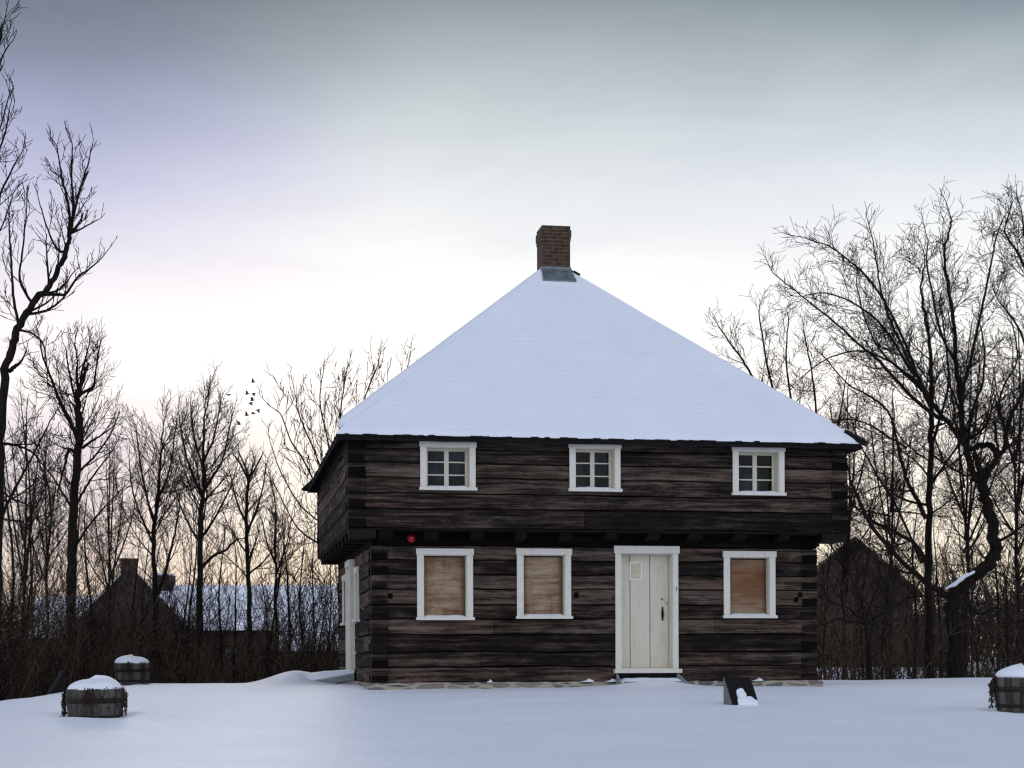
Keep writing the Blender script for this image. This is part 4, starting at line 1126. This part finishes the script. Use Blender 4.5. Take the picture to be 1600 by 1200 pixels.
# --- saplings rising out of the brush: a few shapes, copied
def sapling(seed, H):
    rr = random.Random(seed); t = thing('sapling', 'x', 'tree')
    tr = Wood(); cr = Wood(); d = Z.copy(); p = Vector((0, 0, -.3)); pts = [p]; n = 11
    for i in range(n):
        d = (d + rvec(rr) * .06 + Z * .10).normalized(); p = p + d * (H / n); pts.append(p)
    tr.add(pts, [.050 - .043 * i / n for i in range(n + 1)], 6, rr.uniform(.3, .7))
    m = int(H * 3.4)
    for k in range(m):
        f = .22 + .78 * (k + rr.random()) / m; x = f * n; i = min(n - 1, int(x)); q = pts[i].lerp(pts[i + 1], x - i)
        grow(cr, q, side_dir((pts[i + 1] - pts[i]).normalized(), math.radians(rr.gauss(38, 9)), rr), H * .34 * (1.15 - .8 * f) * rr.uniform(.6, 1.3), .014 * (1.2 - f), 0, SAP, rr)
    tr.build('trunk', 'bark', t); cr.build('crown', 'twig', t)
    return t
def copy_thing(o, loc, rz, sc):
    c = o.copy(); C.objects.link(c); c.location = loc; c.rotation_euler = (0, 0, rz); c.scale = (sc, sc, sc)
    for ch_ in list(o.children):
        d = ch_.copy(); C.objects.link(d); d.parent = c
    return c
protos = [sapling(100 + k, h) for k, h in enumerate((5.2, 6.0, 5.6, 4.8))]
used = [False] * 4
def plant(px, py_top, Y, label, group, k):
    b = at(px, 1050, Y); z = gz(b.x, Y); top = at(px, py_top, Y).z
    H = (5.2, 6.0, 5.6, 4.8)[k]; sc = max(.35, (top - z) / (H - .3)); rz = R.uniform(0, 6.28)
    if not used[k]: o = protos[k]; used[k] = True; o.location = (b.x, Y, z); o.rotation_euler = (0, 0, rz); o.scale = (sc,) * 3
    else: o = copy_thing(protos[k], (b.x, Y, z), rz, sc)
    tag(o, label, 'tree', group)
LG = 'saplings in the brush left of the house'; RG = 'saplings in the brush right of the house'
for i, (px, top, Y) in enumerate([(22, 700, 42), (60, 740, 43), (92, 760, 46), (150, 770, 44), (198, 830, 46), (226, 830, 48), (270, 820, 40),
        (292, 800, 47), (342, 810, 46), (362, 820, 41), (410, 800, 46), (452, 800, 44), (472, 830, 40), (496, 820, 46), (514, 850, 43), (34, 820, 38), (134, 840, 39), (420, 870, 40), (485, 890, 39)]):
    plant(px, top, Y, 'thin bare sapling rising out of the dark brush left of the house', LG, i % 4)
for i, (px, top, Y) in enumerate([(1290, 800, 52), (1336, 780, 60), (1385, 780, 54), (1428, 760, 52), (1470, 780, 56), (1530, 790, 52), (1560, 760, 55), (1598, 770, 56),
        (1380, 840, 48), (1515, 840, 47), (1575, 850, 44), (1350, 860, 47), (1420, 830, 62)]):
    plant(px, top, Y, 'thin bare sapling rising out of the brush right of the house', RG, (i + 1) % 4)

# --- undergrowth nobody could count
def thicket(name, spots, m, seed, hmin, hmax, twigs, rad=.010, lab=None):
    rr = random.Random(seed); w = Wood()
    for (x, y, hs) in spots:
        z = gz(x, y) - .1; H = rr.uniform(hmin, hmax) * hs; n = 5
        d = Vector((rr.gauss(0, .22), rr.gauss(0, .22), 1)).normalized(); p = Vector((x, y, z)); pts = [p]; tn = rr.random() ** 1.6
        for i in range(n):
            d = (d + rvec(rr) * .13).normalized(); p = p + d * (H / n); pts.append(p)
        r = rad * rr.uniform(.6, 1.4)
        w.add(pts, [r * (1 - .75 * i / n) for i in range(n + 1)], 3, tn)
        for k in range(twigs):
            f = rr.uniform(.15, 1) * n; i = min(n - 1, int(f)); q = pts[i].lerp(pts[i + 1], f - i)
            e = side_dir((pts[i + 1] - pts[i]).normalized(), math.radians(rr.uniform(20, 70)), rr); L = H * rr.uniform(.12, .34)
            e2 = (e + rvec(rr) * .25 + Z * .15).normalized(); e3 = (e2 + rvec(rr) * .3).normalized()
            w.add([q, q + e * L * .4, q + e * L * .4 + e2 * L * .35, q + e * L * .4 + e2 * L * .35 + e3 * L * .3], [r * .55, r * .45, r * .35, r * .2], 3, min(1, max(0, tn + rr.gauss(0, .15))))
    o = w.build(name, m); o['kind'] = 'stuff'
    if lab: tag(o, lab, 'brush')
    return o
tr_ = random.Random(77)
def spots(cnt, x0, x1, y0, y1, fn=None, hs=1.0):
    L = []
    while len(L) < cnt:
        x, y = tr_.uniform(x0, x1), tr_.uniform(y0, y1)
        if fn and not fn(x, y): continue
        L.append((x, y, hs * tr_.uniform(.6, 1.2)))
    return L
inview = lambda x, y: abs(x) < .31 * y + 1.5
left_sp = spots(1300, -14, -1.4, 36.8, 42, inview) + spots(600, -16, -1.2, 42, 54, inview, 1.15) + spots(700, -13.5, -8.7, 24.5, 37, inview, .95) + spots(330, -14, -8.2, 38, 48, inview, 1.8)
left_sp = [(x, y, h * (.72 if x / y > -.222 else 1.0)) for x, y, h in left_sp]
left_sp += spots(450, -26, -11, 26, 56)
thicket('brush_thicket', left_sp, 'brush', 5, 1.5, 3.3, 9, .011, 'dense dark brown brush and thin stems behind the snow crest on the left')
right_sp = spots(260, 5.6, 14, 37.2, 42, inview, .55) + spots(520, 6, 20, 46, 66, inview, 1.0) + spots(160, 9.5, 16, 40, 50, inview, .9)
right_sp += spots(350, 14, 28, 40, 62, None, .9)
thicket('brush_thicket', right_sp, 'brush', 6, 1.3, 3.2, 9, .011, 'grey brown brush and whips among the trees on the right')
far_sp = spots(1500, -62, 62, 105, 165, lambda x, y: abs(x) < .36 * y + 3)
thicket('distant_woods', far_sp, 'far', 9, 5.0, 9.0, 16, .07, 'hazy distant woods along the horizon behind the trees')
whip_sp = spots(430, -13, -2, 44, 60, lambda x, y: inview(x, y) and x / y > -.215, 1.0) + spots(150, -18, -9, 44, 60, lambda x, y: inview(x, y) and x / y < -.215, 1.05) + spots(170, -13, -7.5, 43, 54, lambda x, y: -.262 < x / y < -.19, .95) + spots(160, 6, 17, 46, 62, inview, 1.0)
thicket('whip_thicket', whip_sp, 'brush', 12, 3.2, 5.6, 8, .016, 'tall thin bare whips veiling the far buildings')
# russet shrub beside the right wall
sb = at(1308, 1050, 39); sh = thing('leafy_shrub', 'shrub still holding dry russet leaves close to the right wall', 'shrub', (sb.x, 39, gz(sb.x, 39)))
w = Wood(); lf = MB(); rr = random.Random(91)
for k in range(46):
    p = Vector((rr.gauss(0, .35), rr.gauss(0, .3), 0)); d = Vector((rr.gauss(0, .25), rr.gauss(0, .25), 1)).normalized(); pts = [p]; H = rr.uniform(1.0, 2.9)
    for i in range(5): d = (d + rvec(rr) * .14).normalized(); p = p + d * H / 5; pts.append(p)
    w.add(pts, [.011, .010, .008, .006, .005, .003], 3, rr.random())
    for q in range(16):
        i = rr.randint(1, 4); c = pts[i].lerp(pts[i + 1], rr.random()) + rvec(rr) * .10; a = rvec(rr).normalized() * .032; b_ = rvec(rr).normalized() * .022
        lf.face([c - a, c + b_, c + a, c - b_])
w.build('stems', 'brush', sh); lf.build('leaves', 'leaf', sh)

# ---------------------------------------------------------------- buildings behind the trees
def fl(px, py, Y): return at(px, py, Y)
Yb = 76
bl = thing('stone_house', 'dark gabled stone house with chimney behind the brush on the left', 'house', (fl(203, 1030, Yb).x, Yb, -2.4), .28)
def bpart(mb, name, m, parent): return mb.build(name, m, parent)
s = Yb / FPX
mb = MB(); gw = 2.75; ge = 3.55; gp = 6.45; gd = 8
mb.face([(-gw, 0, 0), (gw, 0, 0), (gw, 0, ge), (0, 0, gp), (-gw, 0, ge)]); mb.face([(-gw, gd, 0), (-gw, gd, ge), (0, gd, gp), (gw, gd, ge), (gw, gd, 0)])
mb.face([(-gw, 0, 0), (-gw, 0, ge), (-gw, gd, ge), (-gw, gd, 0)]); mb.face([(gw, 0, 0), (gw, gd, 0), (gw, gd, ge), (gw, 0, ge)])
bpart(mb, 'wall', 'rubble', bl)
mb = MB()
for sg in (-1, 1):
    mb.hexa([(sg * (gw + .25), -.15, ge - .25), (0, -.15, gp + .02), (0, gd + .1, gp + .02), (sg * (gw + .25), gd + .1, ge - .25), (sg * (gw + .25), -.15, ge - .10), (0, -.15, gp + .18), (0, gd + .1, gp + .18), (sg * (gw + .25), gd + .1, ge - .10)])
rf = bpart(mb, 'roof', 'rubble', bl)
mb = MB()
for sg in (-1, 1):
    mb.hexa([(sg * (gw + .2), .25, ge - .07), (sg * .02, .25, gp + .181), (sg * .02, gd, gp + .181), (sg * (gw + .2), gd, ge - .07), (sg * (gw + .2), .25, ge + .0), (sg * .02, .25, gp + .26), (sg * .02, gd, gp + .26), (sg * (gw + .2), gd, ge + .0)])
bpart(mb, 'snow', 'snow', rf)
mb = MB(); mb.box(-.36, .36, .2, .9, gp - .3, gp + .42); mb.box(-.42, .42, .14, .96, gp + .42, gp + .54); bpart(mb, 'chimney', 'brick', rf)
# long snow roofed range to its right
q0 = fl(232, 1030, 82); lr = thing('long_building', 'long building with broad snow covered roof seen through the trees on the left', 'building', (q0.x - .35, 82, -2.4), .02)
LW = (560 - 232) * 82 / FPX
mb = MB(); mb.box(0, LW, 0, 8, 0, 3.2); bpart(mb, 'wall', 'rubble', lr)
mb = MB(); mb.hexa([(-.2, -.5, 2.75), (LW, -.5, 2.75), (LW, 4, 6.0), (-.2, 4, 6.0), (-.2, -.5, 2.85), (LW, -.5, 2.85), (LW, 4, 6.1), (-.2, 4, 6.1)]); mb.hexa([(-.2, 4, 6.0), (LW, 4, 6.0), (LW, 8.5, 2.75), (-.2, 8.5, 2.75), (-.2, 4, 6.1), (LW, 4, 6.1), (LW, 8.5, 2.85), (-.2, 8.5, 2.85)]); rf = bpart(mb, 'roof', 'rubble', lr)
mb = MB(); P = [[(-.25 + (LW + .3) * a / 40, -.55 + 4.6 * b / 16, 2.86 + 3.25 * b / 16 + .10 + .03 * nz(a * .5, b * .5, 3)) for a in range(41)] for b in range(17)]; mb.grid(P)
mb.grid([[(-.25 + (LW + .3) * a / 10, 4.05 + 4.5 * b / 4, 6.21 - 3.25 * b / 4) for a in range(11)] for b in range(5)])
mb.face([(-.25, -.55, 2.84), (LW + .05, -.55, 2.84), (LW + .05, -.55, 2.96), (-.25, -.55, 2.96)]); bpart(mb, 'snow', 'snow', rf)
mb = MB(); mb.box(-.15, .85, 3.6, 4.6, 5.4, 6.7); cb = bpart(mb, 'chimney', 'plank', rf)
mb = MB(); mb.box(-.15, .85, 3.6, 4.6, 6.703, 6.8); bpart(mb, 'chimney_snow', 'snow', rf)
# low dark shed before it
q0 = fl(284, 1030, 66); sd_ = thing('low_shed', 'low flat roofed dark shed with a pale door opening, before the long snowy roof', 'shed', (q0.x, 66, -1.9), .03)
SW = (420 - 284) * 66 / FPX
mb = MB()
for a, b in ((0, SW * .42), (SW * .56, SW)): mb.box(a, b, 0, .2, 0, 2.9)
mb.box(SW * .42, SW * .56, 0, .2, 2.5, 2.9); mb.box(0, SW, 3, 3.2, 0, 2.9); mb.box(0, .2, .2, 3, 0, 2.9); mb.box(SW - .2, SW, .2, 3, 0, 2.9); bpart(mb, 'wall', 'plank', sd_)
mb = MB(); mb.box(-.2, SW + .2, -.25, 3.4, 2.903, 3.06); bpart(mb, 'roof', 'shingle', sd_)
mb = MB(); mb.box(SW * .43, SW * .55, .5, .55, .0, 2.4); bpart(mb, 'door', 'board', sd_)
# farther roof at the very left
q0 = fl(52, 1030, 96); fb = thing('far_cottage', 'small far cottage with snowy roof left of the stone house', 'house', (q0.x, 96, -3.1), .05)
mb = MB(); mb.box(0, 3.8, 0, 4, 0, 4.6); bpart(mb, 'wall', 'rubble', fb)
mb = MB(); mb.hexa([(-.2, -.3, 4.4), (4, -.3, 4.4), (4, 2, 6.6), (-.2, 2, 6.6), (-.2, -.3, 4.6), (4, -.3, 4.6), (4, 2, 6.8), (-.2, 2, 6.8)]); mb.hexa([(-.2, 2, 6.6), (4, 2, 6.6), (4, 4.3, 4.4), (-.2, 4.3, 4.4), (-.2, 2, 6.8), (4, 2, 6.8), (4, 4.3, 4.6), (-.2, 4.3, 4.6)]); bpart(mb, 'roof', 'snow', fb)
# brown barn to the right
Yr = 70; q0 = fl(1336, 1030, Yr); br = thing('brown_barn', 'brown gabled barn behind the trees, partly hidden by the right wall of the house', 'barn', (q0.x, Yr, -.7), -.10)
gw = 2.35; ge = 3.55; gp = 5.55; gd = 9
mb = MB()
mb.face([(-gw, 0, 0), (gw, 0, 0), (gw, 0, ge), (0, 0, gp), (-gw, 0, ge)]); mb.face([(-gw, gd, 0), (-gw, gd, ge), (0, gd, gp), (gw, gd, ge), (gw, gd, 0)])
mb.face([(-gw, 0, 0), (-gw, 0, ge), (-gw, gd, ge), (-gw, gd, 0)]); mb.face([(gw, 0, 0), (gw, gd, 0), (gw, gd, ge), (gw, 0, ge)]); bpart(mb, 'wall', 'plank', br)
mb = MB()
for sg in (-1, 1):
    mb.hexa([(sg * (gw + .3), -.2, ge - .26), (0, -.2, gp + .01), (0, gd, gp + .01), (sg * (gw + .3), gd, ge - .26), (sg * (gw + .3), -.2, ge - .12), (0, -.2, gp + .16), (0, gd, gp + .16), (sg * (gw + .3), gd, ge - .12)])
rf = bpart(mb, 'roof', 'plank', br)
mb = MB(); mb.hexa([(.03, .3, gp + .161), (gw + .28, .3, ge - .09), (gw + .28, gd, ge - .09), (.03, gd, gp + .161), (.03, .3, gp + .23), (gw + .28, .3, ge - .02), (gw + .28, gd, ge - .02), (.03, gd, gp + .23)]); bpart(mb, 'snow', 'snow', rf)
mb = MB(); mb.box(gw + .01, gw + 2.3, .5, gd, 0, 2.2); bpart(mb, 'lean_to', 'plank', br)

# ---------------------------------------------------------------- birds
def bird(px, py, Y, pose, label, roll=0.0):
    p = at(px, py, Y); o_mb = MB()
    # body along +x, beak forward
    L = .40; prof_ = [(-.5, .004), (-.42, .03), (-.30, .022), (-.15, .045), (.05, .062), (.22, .050), (.32, .034), (.40, .036), (.46, .022), (.52, .003)]
    o_mb.rings([[(x * L, r * .95 * math.cos(q * math.pi / 4), r * math.sin(q * math.pi / 4) - .01 * (x > .3)) for q in range(8)] for x, r in prof_], cap=True)
    up, sweep, span = pose
    for sg in (-1, 1):
        rows = []
        for k in range(6):
            f = k / 5; ch = .17 * (1 - f) ** .6 * (1 if f < .5 else 1) + .015
            bend = up * (1 - .25 * f)
            y = sg * (.03 + span * f * math.cos(bend)); z = span * f * math.sin(bend) + .02; x0 = .05 + sweep * f * span + .04 * math.sin(f * 3.1)
            rows.append([(x0 + .02, y, z), (x0 - ch * .4, y, z + .012 * (1 - f)), (x0 - ch, y, z - .005)])
        o_mb.grid(rows); o_mb.grid([[(a[0], a[1], a[2] - .006) for a in r_[::-1]] for r_ in rows])
    o = o_mb.build('bird', 'feather'); o.location = p; o.rotation_euler = (roll, -.22, R.uniform(-.35, .25)); o.scale = (.66, .66, .66)
    tag(o, label, 'bird', 'birds flying over the trees')
YB = 92; UP = (1.15, -.15, .34); DN = (-1.05, -.1, .30); MID = (.35, -.3, .30)
for px, py, ps, lb in ((395.5, 597, UP, 'topmost dark bird of the small flock, wings raised'),
        (357.8, 617, (.05, -.6, .22), 'small dark bird flying apart from the flock, leftmost of all'),
        (386.2, 615.5, UP, 'dark bird with raised wings, left of the pair in second row from top'),
        (396, 615, DN, 'dark bird with wings pressed down, right of the pair in second row from top'),
        (394.5, 625.5, UP, 'upper bird of the two that overlap in mid flock, wings raised'),
        (391.5, 629.5, DN, 'lower bird of the two that overlap in mid flock, wings down'),
        (403, 640.5, DN, 'rightmost dark bird of the flock, wings down'),
        (396, 646.2, MID, 'dark bird with half raised wings just below the rightmost bird'),
        (385.7, 649, UP, 'dark bird with raised wings left of the half raised one'),
        (373.7, 663, (1.3, -.35, .34), 'lowest dark bird of the flock, close to the tree tops')):
    bird(px, py, YB, ps, lb, R.uniform(-.25, .25))

# ---------------------------------------------------------------- sky, sun, camera
SUN_EL, SUN_AZ = math.radians(11), math.radians(-9)       # low behind the house, a little to the left, veiled by cloud
wld = bpy.data.worlds.new('World'); SC.world = wld; wld.use_nodes = True
nt = wld.node_tree; nt.nodes.clear()
out = nt.nodes.new('ShaderNodeOutputWorld')
sky = nt.nodes.new('ShaderNodeTexSky'); sky.sky_type = 'NISHITA'; sky.sun_disc = False
sky.sun_elevation = SUN_EL; sky.sun_rotation = SUN_AZ; sky.air_density = 1.0; sky.dust_density = 2.0
bg1 = N(nt, 'ShaderNodeBackground', i_Strength=.06); nt.links.new(sky.outputs[0], bg1.inputs[0])
tc = nt.nodes.new('ShaderNodeTexCoord'); sp_ = nt.nodes.new('ShaderNodeSeparateXYZ'); nt.links.new(tc.outputs['Generated'], sp_.inputs[0])
zf = math_(nt, 'MULTIPLY', sp_.outputs[2], 1.0)
def cl(vec_scale, scale, detail, rough, dist):
    mp = nt.nodes.new('ShaderNodeMapping'); mp.inputs['Scale'].default_value = vec_scale; nt.links.new(tc.outputs['Generated'], mp.inputs[0])
    return tex(nt, mp.outputs[0], scale, detail, rough, dist)
c1 = cl((1, 1, 3.2), 2.6, 5, .5, .5); c2 = cl((1, 1, 3.6), 4.2, 6, .55, .9)
# cloud edges ripple the height at which each band of the overcast lies
zz = math_(nt, 'ADD', zf, math_(nt, 'MULTIPLY', math_(nt, 'SUBTRACT', c1, .5), .055))
right = ramp(nt, zz, [(0, (.95, .78, .58)), (.05, (1.0, .87, .70)), (.10, (1.10, 1.02, .93)), (.16, (1.15, 1.11, 1.08)), (.21, (1.03, 1.035, 1.04)), (.243, (.91, .935, .96)), (.268, (.79, .84, .89)), (.300, (.60, .67, .72)), (.332, (.40, .47, .51)), (.365, (.22, .28, .31)), (.42, (.15, .18, .19)), (.60, (.22, .26, .31)), (1.0, (.30, .36, .47))])
leftr = ramp(nt, zz, [(0, (.84, .68, .55)), (.05, (.80, .69, .62)), (.086, (.70, .63, .65)), (.123, (.76, .71, .78)), (.15, (1.0, .95, .98)), (.19, (1.02, .99, 1.02)), (.23, (.74, .74, .88)), (.265, (.50, .53, .75)), (.299, (.345, .39, .59)), (.331, (.205, .25, .365)), (.362, (.12, .165, .22)), (.42, (.10, .13, .16)), (.60, (.20, .24, .29)), (1.0, (.30, .36, .47))])
az = math_(nt, 'DIVIDE', sp_.outputs[0], math_(nt, 'MAXIMUM', sp_.outputs[1], .05))
az = math_(nt, 'ADD', az, math_(nt, 'MULTIPLY', math_(nt, 'SUBTRACT', c1, .5), .22))
azf = N(nt, 'ShaderNodeMapRange', interpolation_type='SMOOTHSTEP'); azf.inputs[1].default_value = -.25; azf.inputs[2].default_value = -.03
nt.links.new(az, azf.inputs[0])
front = mixc(nt, azf.outputs[0], leftr.outputs[0], right.outputs[0])
soft = ramp(nt, c2, [(.28, (.91, .905, .945)), (.52, (1, 1, 1)), (.74, (1.05, 1.05, 1.04))])
front = mixc(nt, 1.0, front, soft.outputs[0], 'MULTIPLY')
# unseen blue grey sky behind the viewer, brightened to light snow and walls
back = ramp(nt, zf, [(0, (1.01, 1.06, 1.19)), (.3, (1.0, 1.06, 1.22)), (.6, (.70, .77, .94)), (1., (.46, .52, .67))])
fb_ = N(nt, 'ShaderNodeMapRange', interpolation_type='SMOOTHSTEP'); fb_.inputs[1].default_value = -.25; fb_.inputs[2].default_value = .45
nt.links.new(sp_.outputs[1], fb_.inputs[0])
allc = mixc(nt, fb_.outputs[0], back.outputs[0], front)
bg2 = N(nt, 'ShaderNodeBackground', i_Strength=1.0); nt.links.new(allc, bg2.inputs[0])
ad = N(nt, 'ShaderNodeMixShader', i_Fac=.96); nt.links.new(bg1.outputs[0], ad.inputs[1]); nt.links.new(bg2.outputs[0], ad.inputs[2])   # thick cloud over a thin rest of clear sky
nt.links.new(ad.outputs[0], out.inputs[0])

sl = bpy.data.lights.new('sun', 'SUN'); sl.energy = .6; sl.angle = math.radians(14); sl.color = (1, .93, .84)
so = bpy.data.objects.new('sun', sl); C.objects.link(so)
sd3 = Vector((math.sin(SUN_AZ) * math.cos(SUN_EL), math.cos(SUN_AZ) * math.cos(SUN_EL), math.sin(SUN_EL)))
so.rotation_euler = sd3.to_track_quat('Z', 'Y').to_euler(); so.location = sd3 * 60

cam = bpy.data.cameras.new('camera'); co = bpy.data.objects.new('camera', cam); C.objects.link(co)
cam.sensor_width = 36; cam.lens = FPX / 1600 * 36; cam.shift_y = (HY - 600) / 1600; cam.shift_x = -.0005
cam.clip_start = .1; cam.clip_end = 5000
co.matrix_world = Matrix.Rotation(math.radians(90), 4, 'X') @ Matrix.Rotation(-ROLL, 4, 'Z')
SC.camera = co
SC.view_settings.view_transform = 'Standard'; SC.view_settings.look = 'None'; SC.view_settings.exposure = 0; SC.view_settings.gamma = 1
SC.render.engine = 'CYCLES'
SC.cycles.use_adaptive_sampling = True; SC.cycles.max_bounces = 6; SC.cycles.use_denoising = True
SC.cycles.filter_width = 1.3
